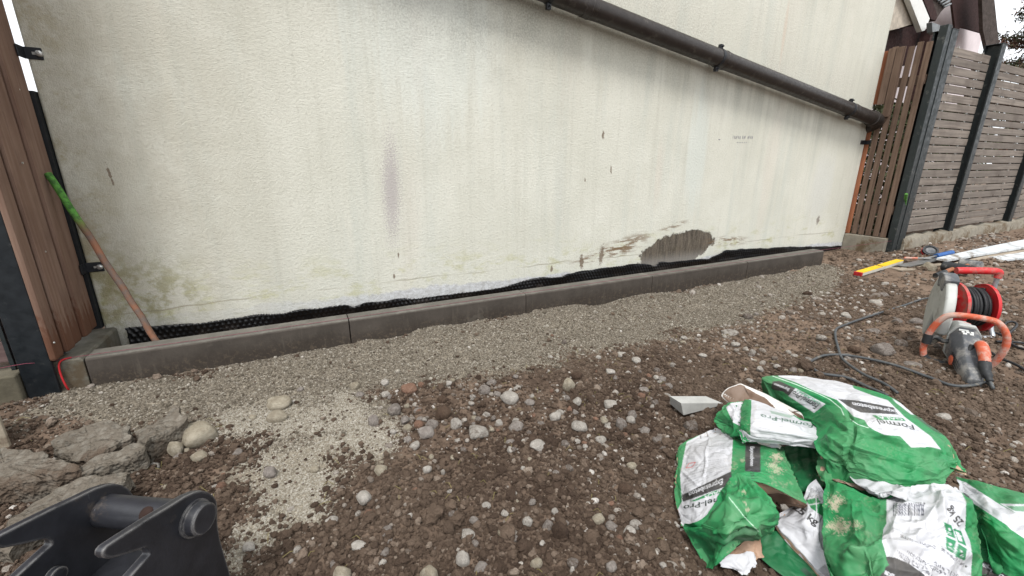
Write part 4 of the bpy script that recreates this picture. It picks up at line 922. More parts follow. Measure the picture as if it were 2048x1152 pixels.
mb = MB(); mb.tube([rc-ra*.10-v_*.09+u_*.03, rc+ra*.08-v_*.09+u_*.03], .007, 8); mb.tube([rc+ra*.1-v_*.09+u_*zf, rc+ra*.135-v_*.09+u_*zf], .016, 10); mb.build('foot_cap', M_REDP, reel, smooth=True, autosm=.8)
mb = MB(); hp = spline([pA-u_*.02, pA+u_*.012, pA-ra*.03+u_*.016, pA-ra*.10+u_*.014, pA-ra*.185+u_*.008], 5); mb.tube(hp, [.017]*8+[.019]*(len(hp)-8), 14); mb.build('carry_handle', M_REDP, reel, smooth=True, autosm=.9)

# ------------------------------------------------------------------ cables on the ground
def cable(pts, r, mat, label, hh=None):
    P = []
    for q in pts:
        if len(q) == 2: p = gp(*q); P.append((p[0], p[1], max(float(ground_h(p[0]+a_, p[1]+b_)) for a_ in (-.012, 0, .012) for b_ in (-.012, 0, .012))+r*2.6))
        else: P.append(tuple(q))
    mb = MB(); mb.tube(spline(P, 8), r, 8); return tag(mb.build('cable', mat, smooth=True, org=P[0]), label, 'cable')
cable([tuple(S(-.015, -.052, .058)), tuple(S(-.045, -.066, .035)), (1966, 779), (1940, 786), (1900, 783), (1850, 765), (1780, 741), (1700, 718), (1650, 714), (1622, 722), (1616, 736), (1640, 752), (1690, 765), (1735, 785), (1770, 808)], .0062, M_CABLEG, 'grey saw cable looping from the saw grip to the bag heap')
cable([tuple(C_-ra*.05-u_*.115), (1862, 603), (1800, 616), (1740, 637), (1690, 655), (1668, 674), (1677, 705), (1686, 730), (1722, 761), (1762, 782), (1790, 802)], .0062, M_CABLEG, 'grey extension cable running from the reel in front of the boulders')
cable([tuple(rc+ra*.12-v_*.03+u_*.02), (2003, 679), (2022, 670), (2030, 658), (2018, 655), (2005, 662), (2008, 682), (2025, 704), (2060, 720), (2100, 730)], .0062, M_CABLE, 'black cable loop at the right edge beside the reel')
cable([(1975, 716), (2003, 734), (2030, 748), (2070, 765)], .0062, M_CABLE, 'black cable leaving the photo below the reel, lower of two')
cable([(1990, 693), (2020, 690), (2060, 693), (2100, 695)], .0062, M_CABLE, 'straight black cable lying behind the saw handle at right')

# ------------------------------------------------------------------ tools and boards near the right fence
def gpz(px, py, h): 
    p = gp(px, py); z = float(ground_h(p[0], p[1], False)); p = onZ(px, py, z); z = float(ground_h(p[0], p[1], False)); return onZ(px, py, z+h)
M_YEL = simple('yellow_level', s2l(226, 184, 40), .45, .5, 0, .08, 20, 90, .05)
M_ALU = simple('pale_aluminium', s2l(196, 194, 184), .5, .5, .2, .08, 20)
M_REDD = simple('red_end', s2l(160, 34, 38), .5)
a = gpz(1722, 553, .006); b = gpz(1806, 527, .02); dv = b-a; Ld = np.linalg.norm(dv); dv /= Ld; sv = np.cross((0, 0, 1.), dv); sv /= np.linalg.norm(sv); uv = np.cross(dv, sv)
lev = thing('spirit_level', 'yellow spirit level with red end cap on the soil', 'spirit level', tuple(a))
Ml = Matrix(((dv[0], sv[0], uv[0], a[0]), (dv[1], sv[1], uv[1], a[1]), (dv[2], sv[2], uv[2], a[2]), (0, 0, 0, 1)))
Ld *= 1.0
mb = MB(); mb.box((.02, -.0, .026), (Ld*.48, .055, .031), Ml); mb.box((Ld*.52, -.0, .026), (Ld, .055, .031), Ml); mb.build('yellow_top', M_YEL, lev)
mb = MB(); mb.box((.02, -.0, .0), (Ld, .055, .0258), Ml); mb.build('rail', M_ALU, lev, bevel=.002)
mb = MB(); mb.box((-.004, -.002, -.001), (.02, .057, .032), Ml); mb.build('end_cap', M_REDD, lev, bevel=.003)
mb = MB(); mb.box((Ld*.48, .01, .025), (Ld*.52, .045, .029), Ml); mb.build('vial', M_SAWK, lev)
M_PLANK = simple('pale_formwork', s2l(190, 194, 196), .7, .3, 0, .12, 7, 60, .2, .002, s2l(120, 112, 102), .4, 6)
M_LATH = wood('lath_wood', s2l(140, 128, 112), s2l(170, 158, 142), s2l(110, 98, 86), 0)
def flat(pts, h0, th, name, mat, label, cat, grp=None):
    P = [gpz(x, y, h0) for x, y in pts]; mb = MB(); mb.prism(P, (0, 0, th)); o = mb.build(name, mat, bevel=.002, org=tuple(P[0])); return tag(o, label, cat, grp)
flat([(1872, 520), (1893, 524), (2070, 494), (2150, 478), (2130, 466), (2040, 484), (1960, 500)], .03, .022, 'plank', M_PLANK, 'long pale grey plank behind the reel, upper of two', 'plank', 'planks at the right')
flat([(1964, 515), (2002, 524), (2080, 515), (2180, 500), (2150, 488), (2040, 503)], .008, .02, 'plank', M_PLANK, 'pale grey plank with pointed end, lower of two at right', 'plank', 'planks at the right')
flat([(1900, 531), (1908, 533), (2010, 513), (2120, 494), (2110, 490), (2000, 508)], .006, .02, 'lath', M_LATH, 'narrow dark wooden lath between the two pale planks', 'lath')
flat([(1776, 537), (1800, 543), (1830, 541), (1886, 531), (1880, 528), (1820, 537)], .006, .012, 'lath', M_LATH, 'pale flat lath beneath the tools beside the level', 'lath')
flat([(1795, 532), (1818, 535), (1880, 521), (1872, 517), (1830, 524)], .02, .012, 'trowel_blade', M_STEEL, 'grey metal trowel blade lying beside the yellow level', 'trowel')
def bar3(p0, p1, r, name, mat, par):
    mb = MB(); mb.tube([p0, (np.array(p0)+np.array(p1))/2, p1], r, 10); return mb.build(name, mat, par, smooth=True, autosm=.8)
p0 = gpz(1808, 516, .03); p1 = gpz(1862, 517, .04)
t = thing('scraper', 'orange handled tool lying across the far end of the level', 'hand tool', tuple(p0)); bar3(p0, (p0+p1)/2, .011, 'handle', M_ORANGE, t); bar3((p0+p1)/2, p1, .008, 'shaft', M_STEEL, t)
M_BLUE = simple('blue_grip', s2l(44, 84, 140), .6); M_HANDLE = simple('hammer_wood', s2l(150, 98, 72), .7, .3, 0, .2, 30)
p0 = gpz(1872, 512, .04); p1 = gpz(1904, 505, .05); t = thing('blue_handled_tool', 'tool with blue grip beside the pale plank', 'hand tool', tuple(p0)); bar3(p0, p1, .022, 'grip', M_BLUE, t); bar3(p0-(p1-p0)*.8, p0, .009, 'shaft', M_STEEL, t)
c0 = gpz(1857, 513, .0)+np.array((0, 0, .05)); t = thing('tape_reel', 'round black and red tape reel leaning near the fence base', 'tape measure', tuple(c0-np.array((0, 0, .05))))
ta = (CAM-c0); ta[2] = 0; ta /= np.linalg.norm(ta); ta = ta+np.array((.35, -.1, .8)); ta /= np.linalg.norm(ta)
mb = MB(); mb.lathe([(-.02, .0), (-.02, .06), (.02, .06), (.02, .047), (.011, .045), (.011, 0)], c0, ta, 28); mb.build('rim', M_SAWK, t, smooth=True, autosm=.5)
mb = MB(); mb.lathe([(.0115, .036), (.015, .036), (.015, 0)], c0, ta, 24); mb.build('face', M_SAWD, t, smooth=True, autosm=.5)
mb = MB(); mb.lathe([(-.016, .0605), (-.016, .064), (.0, .064), (.0, .0605)], c0, ta, 28); mb.build('red_band', M_REDD, t, smooth=True, autosm=.5)
def hammer(pa, pb, hx, label, head):
    a = gpz(*pa, .025); b = gpz(*pb, .05); t = thing('mallet', label, 'mallet', tuple(a)); bar3(a, b, .017, 'handle', M_HANDLE, t)
    d = (b-a)/np.linalg.norm(b-a); s = np.cross((0, 0, 1.), d); s /= np.linalg.norm(s)
    mb = MB(); mb.lathe([(-hx, 0), (-hx, .036), (-hx+.008, .042), (hx-.008, .042), (hx, .036), (hx, 0)], b+d*.02, s, 20); mb.build('rubber_head', head, t, smooth=True, autosm=.6)
    mb = MB(); mb.tube([a-d*.01, a+d*.12], .0185, 10); mb.build('grip_sleeve', M_SAWK, t, smooth=True, autosm=.8)
hammer((1872, 550), (1908, 537), .085, 'black rubber mallet with wooden handle, nearest the reel', M_SAWK)
hammer((1905, 540), (1938, 530), .07, 'second rubber mallet behind the nearest one, partly hidden', M_SAWD)
c0 = gpz(1855, 541, 0); me = stone_mesh(91, .9); me.materials.append(SM['b']); o = bpy.data.objects.new('stone', me); COL.objects.link(o); o.location = (c0[0], c0[1], c0[2]+.03); o.scale = (.075, .06, .05); o.rotation_euler = (0, 0, .4); tag(o, 'square-edged beige stone between the level and the mallets', 'stone', 'stones lying on the soil')

# ------------------------------------------------------------------ torn paper cement bags: print first, then the crumpled sheets
GREEN, DGREEN = s2l(34, 124, 72), s2l(24, 98, 58)
PWHITE, PBLACK, PGREY = s2l(190, 191, 195), s2l(52, 52, 54), s2l(120, 120, 124)
KRAFT, TXT = s2l(170, 140, 118), s2l(30, 44, 40)
CX0, CY0, CS, CWD, CHT = 1320, 735, 2, 1640, 900
class Canvas:
    """flat print of one bag, laid out over the traced sheet and then fixed to its vertices"""
    def __init__(s, base): s.a = np.empty((CHT, CWD, 3), np.float32); s.a[:] = base
    def box(s, pts):
        p = (np.array(pts, float)-(CX0, CY0))*CS; x0, y0 = np.floor(p.min(0)).astype(int)-1; x1, y1 = np.ceil(p.max(0)).astype(int)+2
        return p, max(x0, 0), max(y0, 0), min(x1, CWD), min(y1, CHT)
    def poly(s, pts, col, mix=1.0, rag=0.0):
        p, x0, y0, x1, y1 = s.box(pts)
        if x1 <= x0 or y1 <= y0: return
        X, Y = np.meshgrid(np.arange(x0, x1)+.5, np.arange(y0, y1)+.5)
        if rag: X2 = X+rag*fbm(X*.12, Y*.12, 5, 3); Y2 = Y+rag*fbm(X*.12, Y*.12, 8, 3)
        else: X2, Y2 = X, Y
        m = inpoly(X2, Y2, [tuple(q) for q in p]).astype(np.float32)[..., None]*mix
        v = s.a[y0:y1, x0:x1]; v[:] = v*(1-m)+np.array(col, np.float32)*m
    def line(s, pts, wd, col):
        for (a, b), (c, d) in zip(pts[:-1], pts[1:]):
            n = np.array((-(d-b), c-a), float); n /= np.linalg.norm(n)+1e-9; n *= wd/2
            s.poly([(a+n[0], b+n[1]), (c+n[0], d+n[1]), (c-n[0], d-n[1]), (a-n[0], b-n[1])], col)
    def text(s, st, BL, BR, TR, TL, col, bold=.012):
        V, T = text_tris(st, bold); BL, BR, TR, TL = [np.array(q, float) for q in (BL, BR, TR, TL)]
        u = (V[:, 0]-V[:, 0].min())/(np.ptp(V[:, 0])+1e-9); w_ = V[:, 1]/.72
        P = BL*((1-u)*(1-w_))[:, None]+BR*(u*(1-w_))[:, None]+TR*(u*w_)[:, None]+TL*((1-u)*w_)[:, None]
        for t in T: s.poly(P[t], col)
    def para(s, quad, rows, col, seed=0, mix=.55):
        A, B, C_, D = [np.array(q, float) for q in quad]; rg = np.random.default_rng(seed)
        f = lambda u, v: tuple((A*(1-u)+B*u)*(1-v)+(D*(1-u)+C_*u)*v)
        for r in range(rows):
            v = (r+.2)/rows; dv = .5/rows; u = .02
            while u < .97:
                L = rg.uniform(.02, .09); e = min(u+L, .98)
                if rg.random() < .9: s.poly([f(u, v), f(e, v), f(e, v+dv), f(u, v+dv)], col, mix*rg.uniform(.5, 1))
                u = e+.012
            
    def dust(s, seed, am=.5, blobs=()): s.d = (seed, am, blobs)
    def sample(s, P):
        q = (proj(P)-(CX0, CY0))*CS-.5; q[:, 0] = np.clip(q[:, 0], 0, CWD-1.01); q[:, 1] = np.clip(q[:, 1], 0, CHT-1.01)
        X, Y = q[:, 0]/CS+CX0, q[:, 1]/CS+CY0; i = q.astype(int); f = (q-i)[..., None]; a = s.a
        c = (a[i[:, 1], i[:, 0]]*(1-f[:, 0])+a[i[:, 1], i[:, 0]+1]*f[:, 0])*(1-f[:, 1])+(a[i[:, 1]+1, i[:, 0]]*(1-f[:, 0])+a[i[:, 1]+1, i[:, 0]+1]*f[:, 0])*f[:, 1]
        if not hasattr(s, 'd'): return c
        seed, am, blobs = s.d; fn = fbm(X*.25, Y*.25, seed+9, 3); fh = fbm(X*.8, Y*.8, seed+12, 2)
        m = sstep(.55, .95, fbm(X*.03, Y*.03, seed, 3)*.6+fbm(X*.35, Y*.35, seed+3, 3)*.45)*am
        for bx, by, r, st in blobs: m = np.maximum(m, st*sstep(.35, .75, 1.15-np.hypot((X-bx)/r, (Y-by)/(r*.7))-.35*fn+.55*fh))
        m = np.clip(m, 0, 1)[..., None]; return c*(1-m)+np.array(s2l(178, 166, 146), np.float32)*m
_TX = {}
def text_tris(st, bold):
    if (st, bold) in _TX: return _TX[(st, bold)]
    cu = bpy.data.curves.new('lettering', 'FONT'); cu.body = st; cu.offset = bold; cu.resolution_u = 3
    ob = bpy.data.objects.new('lettering', cu); COL.objects.link(ob); dg = bpy.context.evaluated_depsgraph_get()
    me = ob.evaluated_get(dg).to_mesh(); me.calc_loop_triangles()
    V = np.array([v.co[:2] for v in me.vertices]); T = np.array([t.vertices[:] for t in me.loop_triangles])
    ob.evaluated_get(dg).to_mesh_clear(); bpy.data.objects.remove(ob); bpy.data.curves.remove(cu)
    _TX[(st, bold)] = (V, T); return V, T
k = NB('printed_paper'); at = k.attr('print').outputs['Color']
f1 = k.noise(5, 5, .7); 
c = k.mix(k.ramp(f1, .35, .7, 0, .18), at, c4(s2l(160, 152, 140)))
crs = k.math('ABSOLUTE', k.math('SUBTRACT', k.noise(13, 2, .5), .5)); cr2 = k.noise(40, 4, .6)
M_PAPER = k.done(c, .55, .35, 0, k.bump(k.math('ADD', k.ramp(crs, 0, .10), k.math('MULTIPLY', cr2, .6)), .38, .005))
M_PAPER.node_tree.nodes['Principled BSDF'].inputs['Specular IOR Level'].default_value = .3
def cr_interp(Pc, n):
    """Catmull-Rom along axis 0"""
    m = Pc.shape[0]; t = np.linspace(0, m-1, n); i = np.minimum(t.astype(int), m-2); f = (t-i)[:, None, None]
    a = Pc[np.maximum(i-1, 0)]; b = Pc[i]; c = Pc[i+1]; d = Pc[np.minimum(i+2, m-1)]
    return .5*(2*b+(c-a)*f+(2*a-5*b+4*c-d)*f**2+(3*b-a-3*c+d)*f**3)
def sheet(name, rows, cv, par, seed, res=.0023, amp=1.0, thick=.05, back=GREEN, rag=0.0, folds=()):
    """a crumpled sheet over traced points (px, py, height above ground), closed underneath to a bag of paper"""
    C0 = np.array([[gp(*q) for q in r] for r in rows])
    Lv = np.linalg.norm(np.diff(C0, axis=0), axis=-1).sum(0).max(); Lu = np.linalg.norm(np.diff(C0, axis=1), axis=-1).sum(1).max()
    nv = max(8, int(Lv/res)); nu = max(8, int(Lu/res))
    P = cr_interp(C0, nv); P = cr_interp(P.transpose(1, 0, 2), nu).transpose(1, 0, 2)         # nv, nu, 3
    du = np.gradient(P, axis=1); dv = np.gradient(P, axis=0); N = np.cross(du, dv); N /= np.linalg.norm(N, axis=-1, keepdims=True)+1e-12
    if N[..., 2].mean() < 0: N = -N
    V, U = np.meshgrid(np.linspace(0, Lv, nv), np.linspace(0, Lu, nu), indexing='ij')
    wx = .012*fbm(U*14, V*14, seed+40, 2); wy = .012*fbm(U*14, V*14, seed+50, 2)
    w1 = np.sqrt(worley((U+wx)*11+seed, (V+wy)*11, seed)); w2 = np.sqrt(worley((U+wx*.5)*27, (V+wy*.5)*27+seed, seed+2))
    rdg = 1-np.abs(fbm(U*7+seed, V*7, seed+7, 2)); rdg2 = np.abs(vn(U*19, V*19+seed, seed+8))
    h = amp*(.016*(w1-.5)+.006*(w2-.5)+.016*(rdg-.6)-.007*rdg2)
    rf_ = np.random.default_rng(seed)
    for _ in range(int(4+Lu*Lv*110)):                   # stray creases
        cu_, cv_, an = rf_.uniform(0, Lu), rf_.uniform(0, Lv), rf_.uniform(0, 3.14); L_ = rf_.uniform(.03, .10); wd_ = rf_.uniform(.004, .010); sg = rf_.choice([-1, 1])
        s_ = (U-cu_)*math.cos(an)+(V-cv_)*math.sin(an); d_ = np.abs(-(U-cu_)*math.sin(an)+(V-cv_)*math.cos(an)+.15*s_*s_/L_)
        h = h+sg*amp*wd_*.42*np.maximum(0, 1-d_/wd_)*sstep(L_*1.2, L_*.5, np.abs(s_))
    for (fa, fb, am, wd) in folds:                      # sharp creases between two traced pixels
        A, B = np.array(fa, float), np.array(fb, float); q = proj(P.reshape(-1, 3)).reshape(nv, nu, 2); e = B-A; L = np.linalg.norm(e); e /= L
        s = (q-A)@e; dd = np.abs((q-A)@np.array((-e[1], e[0]))); h = h+am*np.maximum(0, 1-dd/wd)*sstep(-10, 12, s)*sstep(L+10, L-12, s)
    eu = np.minimum(U, Lu-U); ev = np.minimum(V, Lv-V); ed = np.minimum(eu, ev)
    h = h*sstep(0, .02, ed)
    P = P+N*h[..., None]
    if rag:
        r_ = rag*fbm(U*60, V*60, seed+60, 2)*sstep(.012, 0, ed); P[..., 0] += r_; P[..., 1] += rag*fbm(U*60, V*60, seed+63, 2)*sstep(.012, 0, ed)
    P[..., 2] = np.maximum(P[..., 2], G+.004)
    colr = cv.sample(P.reshape(-1, 3)) if isinstance(cv, Canvas) else np.tile(np.array(cv, np.float32), (nv*nu, 1))
    st = 6; iv = np.unique(np.r_[np.arange(0, nv, st), nv-1]); iu = np.unique(np.r_[np.arange(0, nu, st), nu-1])
    Q = P[np.ix_(iv, iu)].copy(); pr = sstep(.01, .12, ed[np.ix_(iv, iu)])
    Q[..., 2] = np.minimum(Q[..., 2]-.0012, np.maximum(Q[..., 2]-.0012-thick*pr, G-.004))
    Vt = np.concatenate([P.reshape(-1, 3), Q.reshape(-1, 3)]); Fs = np.concatenate([gridfaces(nv, nu), gridfaces(len(iv), len(iu), nv*nu, True)])
    org = ORG[par]; me = mesh_np(name, Vt-np.array(org), Fs, M_PAPER, True)
    cc = np.concatenate([colr, np.tile(np.array(back, np.float32), (Q.size//3, 1))]); cc = np.concatenate([cc, np.ones((len(cc), 1))], 1).astype(np.float32)
    a = me.color_attributes.new('print', 'FLOAT_COLOR', 'POINT'); a.data.foreach_set('color', cc.ravel())
    return new_obj(name, me, par)
BAGG = 'empty torn cement bags in the heap'
def bag(label, at): return thing('cement_bag', label, 'cement bag', tuple(gp(*at)), BAGG)

# deep inside: dark green sheet at the bottom of the heap
bh = bag('crushed green bag at the very bottom, seen only in the dark gap of the heap', (1610, 940))
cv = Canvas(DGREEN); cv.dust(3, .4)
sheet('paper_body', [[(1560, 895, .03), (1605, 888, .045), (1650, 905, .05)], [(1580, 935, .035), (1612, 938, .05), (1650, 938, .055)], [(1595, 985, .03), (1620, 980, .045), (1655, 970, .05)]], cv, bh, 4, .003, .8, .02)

# E: white bag with the upright weight, low in the middle
be = bag('half hidden white bag with a large weight mark, low in the middle of the heap', (1600, 1060))
cv = Canvas(PWHITE)
cv.poly([(1612, 1000), (1634, 995), (1648, 1012), (1650, 1030), (1644, 1032), (1622, 1016)], GREEN); cv.line([(1618, 1010), (1650, 1004)], 2, PWHITE); cv.line([(1632, 995), (1634, 1034)], 2.2, PWHITE)
cv.text('25 kg', (1584, 1016), (1633, 1052), (1640, 1040), (1592, 1006), PBLACK, .03)
cv.text('Nur Wasser', (1617, 993), (1648, 1000), (1648, 992), (1619, 986), PGREY); cv.text('Einfach', (1620, 983), (1648, 988), (1647, 981), (1622, 976), PGREY); cv.para([(1572, 1040), (1620, 1062), (1616, 1072), (1566, 1050)], 2, PGREY, 3, .4)
cv.poly([(1650, 1128), (1672, 1160), (1664, 1165), (1636, 1140)], PBLACK, .5); cv.dust(8, .25)
sheet('paper_body', [[(1560, 1026, .065), (1602, 1002, .085), (1616, 972, .09), (1632, 958, .075)], [(1549, 1048, .06), (1600, 1036, .105), (1632, 1022, .115), (1656, 1000, .09)], [(1572, 1083, .05), (1610, 1076, .085), (1640, 1066, .10), (1662, 1055, .09)], [(1618, 1130, .035), (1642, 1126, .055), (1658, 1118, .065), (1668, 1105, .065)], [(1646, 1166, .015), (1662, 1168, .035), (1672, 1168, .045), (1682, 1168, .045)]], cv, be, 14, amp=.6, thick=.04, back=KRAFT, folds=[((1556, 1052), (1650, 1150), .006, 8)])
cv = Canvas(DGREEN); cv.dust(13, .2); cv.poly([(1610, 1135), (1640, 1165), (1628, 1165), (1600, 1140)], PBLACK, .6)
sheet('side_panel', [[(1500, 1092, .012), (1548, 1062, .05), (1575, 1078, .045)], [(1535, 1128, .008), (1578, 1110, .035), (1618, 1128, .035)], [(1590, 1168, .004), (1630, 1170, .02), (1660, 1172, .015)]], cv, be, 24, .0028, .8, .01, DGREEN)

# C: left bag, text panel and green side, with its folded lower end
bc_ = bag('bag at the left of the heap with a printed text panel and open mouth', (1440, 1000))
cv = Canvas(GREEN)
cv.poly([(1437, 850), (1466, 878), (1462, 940), (1465, 1000), (1440, 1040), (1366, 1052), (1350, 1030), (1364, 1002), (1360, 950), (1373, 884)], PWHITE)
cv.poly([(1364, 990), (1462, 943), (1464, 962), (1452, 973), (1365, 1004)], PBLACK)
cv.text('Expressbeton', (1446, 957), (1377, 985), (1379, 994), (1445, 969), PWHITE, .02)
cv.poly([(1424, 984), (1454, 974), (1449, 983), (1390, 1002), (1380, 1003)], GREEN); cv.text('GALA', (1448, 976), (1408, 992), (1410, 999), (1447, 984), PWHITE, .02)
cv.text('Formel-Pro', (1478, 985), (1366, 1012), (1368, 1021), (1474, 1000), TXT, .02)
cv.para([(1376, 892), (1464, 884), (1460, 912), (1370, 920)], 8, PGREY, 1, .4); cv.para([(1370, 925), (1460, 915), (1459, 938), (1364, 982)], 9, PGREY, 2, .5)
cv.line([(1372, 936), (1378, 927), (1391, 924), (1385, 934), (1372, 936)], 1.2, s2l(196, 70, 70)); cv.line([(1400, 868), (1402, 878)], 1.4, PBLACK); cv.line([(1413, 863), (1416, 874)], 1.4, PBLACK)
cv.poly([(1491, 886), (1521, 888), (1521, 945), (1490, 942)], PBLACK); cv.text('Expressbeton', (1501, 893), (1501, 932), (1508, 932), (1509, 893), PWHITE, .03)
cv.text('25 l', (1501, 945), (1503, 957), (1509, 957), (1508, 945), TXT, .02); cv.dust(20, .3, [(1555, 915, 16, .8), (1545, 930, 14, .7), (1556, 940, 14, .6), (1485, 920, 7, .5)])
sheet('paper_body', [[(1432, 856, .03), (1452, 864, .06), (1478, 876, .08), (1525, 886, .10), (1562, 888, .08)], [(1361, 890, .015), (1405, 892, .07), (1465, 898, .115), (1525, 906, .135), (1573, 914, .105)], [(1354, 935, .015), (1400, 938, .08), (1463, 932, .13), (1525, 930, .15), (1586, 945, .115)], [(1349, 985, .015), (1398, 988, .09), (1455, 962, .135), (1516, 950, .158), (1600, 976, .13)], [(1364, 1052, .02), (1400, 1046, .07), (1445, 1010, .11), (1504, 962, .158), (1615, 1009, .138)]], cv, bc_, 34, amp=.55, thick=.07, back=KRAFT, rag=.002, folds=[((1362, 940), (1400, 975), .005, 5), ((1420, 850), (1405, 960), .004, 4)])
sheet('mouth_lining', [[(1498, 962, .10), (1560, 970, .09), (1608, 1000, .10)], [(1506, 975, .075), (1556, 992, .075), (1612, 1008, .105)], [(1530, 1000, .07), (1560, 1005, .085), (1616, 1012, .115)]], s2l(120, 96, 80), bc_, 44, .003, .5, .03, KRAFT)
cv = Canvas(GREEN); cv.dust(30, .22, [(1487, 985, 7, .8), (1491, 1005, 6, .8), (1495, 1020, 5, .7)]); cv.line([(1458, 995), (1490, 1035), (1518, 1064)], 1.6, s2l(170, 205, 180))
sheet('folded_end', [[(1438, 988, .125), (1456, 964, .155), (1474, 946, .170), (1492, 954, .172), (1508, 964, .168)], [(1424, 1015, .12), (1452, 1000, .162), (1480, 988, .184), (1512, 984, .186), (1538, 992, .170)], [(1398, 1042, .098), (1440, 1040, .15), (1478, 1030, .184), (1520, 1022, .184), (1554, 1018, .155)], [(1368, 1050, .055), (1420, 1062, .12), (1470, 1058, .16), (1515, 1050, .16), (1555, 1045, .135)], [(1384, 1085, .025), (1420, 1095, .08), (1465, 1085, .115), (1507, 1070, .122), (1547, 1062, .115)], [(1412, 1134, .004), (1426, 1136, .03), (1452, 1112, .065), (1490, 1082, .085), (1542, 1067, .10)]], cv, bc_, 54, amp=1.25, thick=.025, back=DGREEN, rag=.002, folds=[((1458, 992), (1520, 1066), .012, 12), ((1457, 990), (1370, 1050), -.010, 14), ((1455, 1062), (1425, 1130), .010, 14), ((1400, 1060), (1440, 1085), -.008, 10), ((1470, 1000), (1530, 1030), -.009, 14)])
sheet('torn_lining', [[(1452, 1108, .02), (1490, 1082, .05), (1518, 1072, .06)], [(1446, 1122, .012), (1490, 1105, .03), (1524, 1095, .035)], [(1440, 1130, .006), (1482, 1130, .015), (1527, 1115, .02)]], KRAFT, bc_, 64, .003, 1.2, .008, KRAFT, rag=.006)
sheet('torn_lining', [[(1436, 1126, .03), (1475, 1108, .04), (1510, 1106, .04)], [(1450, 1131, .022), (1480, 1128, .028), (1508, 1124, .028)], [(1476, 1136, .016), (1492, 1148, .014), (1502, 1132, .018)]], PWHITE, bc_, 65, .003, .8, .004, PWHITE, rag=.006)

# B: rolled bag between the left one and the top one
bb = bag('rolled white bag with a green band, resting on the text-panel bag', (1560, 900))
cv = Canvas(PWHITE); cv.poly([(1478, 795), (1503, 800), (1500, 882), (1490, 890), (1470, 880)], GREEN)
cv.text('Formel-Pro', (1628, 849), (1521, 828), (1523, 836), (1624, 856), s2l(36, 84, 66), .016); cv.poly([(1540, 821), (1588, 832), (1580, 836), (1542, 827)], GREEN, .45); cv.poly([(1570, 820), (1590, 822), (1632, 846), (1600, 840)], GREEN); cv.dust(41, .3)
sheet('paper_body', [[(1483, 803, .125), (1503, 799, .15), (1560, 820, .155), (1600, 836, .15), (1640, 850, .13)], [(1481, 830, .14), (1502, 827, .175), (1560, 842, .185), (1600, 855, .175), (1644, 868, .15)], [(1479, 856, .135), (1500, 856, .168), (1560, 866, .178), (1600, 873, .17), (1646, 882, .15)], [(1484, 886, .115), (1500, 884, .125), (1560, 888, .135), (1600, 892, .135), (1648, 899, .12)]], cv, bb, 71, amp=.45, thick=.03, back=PWHITE, rag=.003, folds=[((1502, 855), (1640, 878), .006, 5), ((1502, 870), (1640, 890), .004, 4)])
cv = Canvas(GREEN); cv.poly([(1452, 815), (1462, 806), (1486, 803), (1480, 852), (1466, 845)], PWHITE)
sheet('crushed_end', [[(1450, 811, .115), (1464, 804, .13), (1488, 804, .13)], [(1430, 834, .085), (1462, 832, .125), (1484, 834, .14)], [(1434, 850, .07), (1462, 858, .105), (1484, 862, .13)], [(1450, 868, .055), (1466, 872, .08), (1482, 878, .10)]], cv, bb, 81, amp=1.2, thick=.02, back=DGREEN, rag=.003)
sheet('torn_lining', [[(1512, 882, .11), (1535, 884, .115), (1562, 888, .115)], [(1518, 890, .105), (1538, 892, .11), (1558, 896, .105)]], s2l(212, 204, 190), bb, 82, .003, 1.0, .004, PWHITE, rag=.006)
rim = [(1443, 792, .105), (1452, 779, .13), (1468, 771, .148), (1484, 768, .155), (1494, 780, .145), (1502, 799, .125), (1484, 806, .13), (1460, 806, .12)]
mid_ = [(1500, 822, .11), (1505, 800, .125), (1518, 786, .14), (1532, 788, .145), (1545, 800, .145), (1552, 818, .135), (1540, 832, .12), (1520, 832, .11)]
end = [(1578, 842, .11), (1582, 828, .13), (1590, 822, .145), (1600, 824, .145), (1606, 832, .14), (1608, 842, .125), (1600, 848, .115), (1590, 848, .11)]
def loopset(sc, shift):
    out = []
    for L in (rim, mid_, end):
        P = np.array(spline([gp(*q) for q in L], 6, True)); c0 = P.mean(0); out.append(c0+(P-c0)*sc)
    L5 = []
    for a, b in zip(out[:-1], out[1:]):
        for j in range(12): L5.append(a+(b-a)*j/12)
    L5.append(out[-1]); L5 = np.array(L5); rr = (fbm(np.arange(L5.shape[0])[:, None]*.25+0*L5[..., 0], np.arange(L5.shape[1])[None]*.3+0*L5[..., 0], 90, 2))*.0008
    L5[..., 2] += rr; return L5
def loftmesh(name, L5, col, par, flip=False):
    me = mesh_np(name, L5.reshape(-1, 3)-np.array(ORG[par]), np.concatenate([gridfaces(L5.shape[0], L5.shape[1], 0, flip), np.array([[i*L5.shape[1]+L5.shape[1]-1, (i+1)*L5.shape[1]+L5.shape[1]-1, (i+1)*L5.shape[1], i*L5.shape[1]] for i in range(L5.shape[0]-1)])[:, ::-1 if flip else 1]]), M_PAPER, True)
    a = me.color_attributes.new('print', 'FLOAT_COLOR', 'POINT'); a.data.foreach_set('color', np.tile(np.array((*col, 1), np.float32), (len(me.vertices), 1)).ravel()); return new_obj(name, me, par)
loftmesh('open_tube', loopset(1.0, 0), s2l(204, 202, 198), bb); loftmesh('tube_lining', loopset(.92, 0), s2l(104, 82, 68), bb, True)

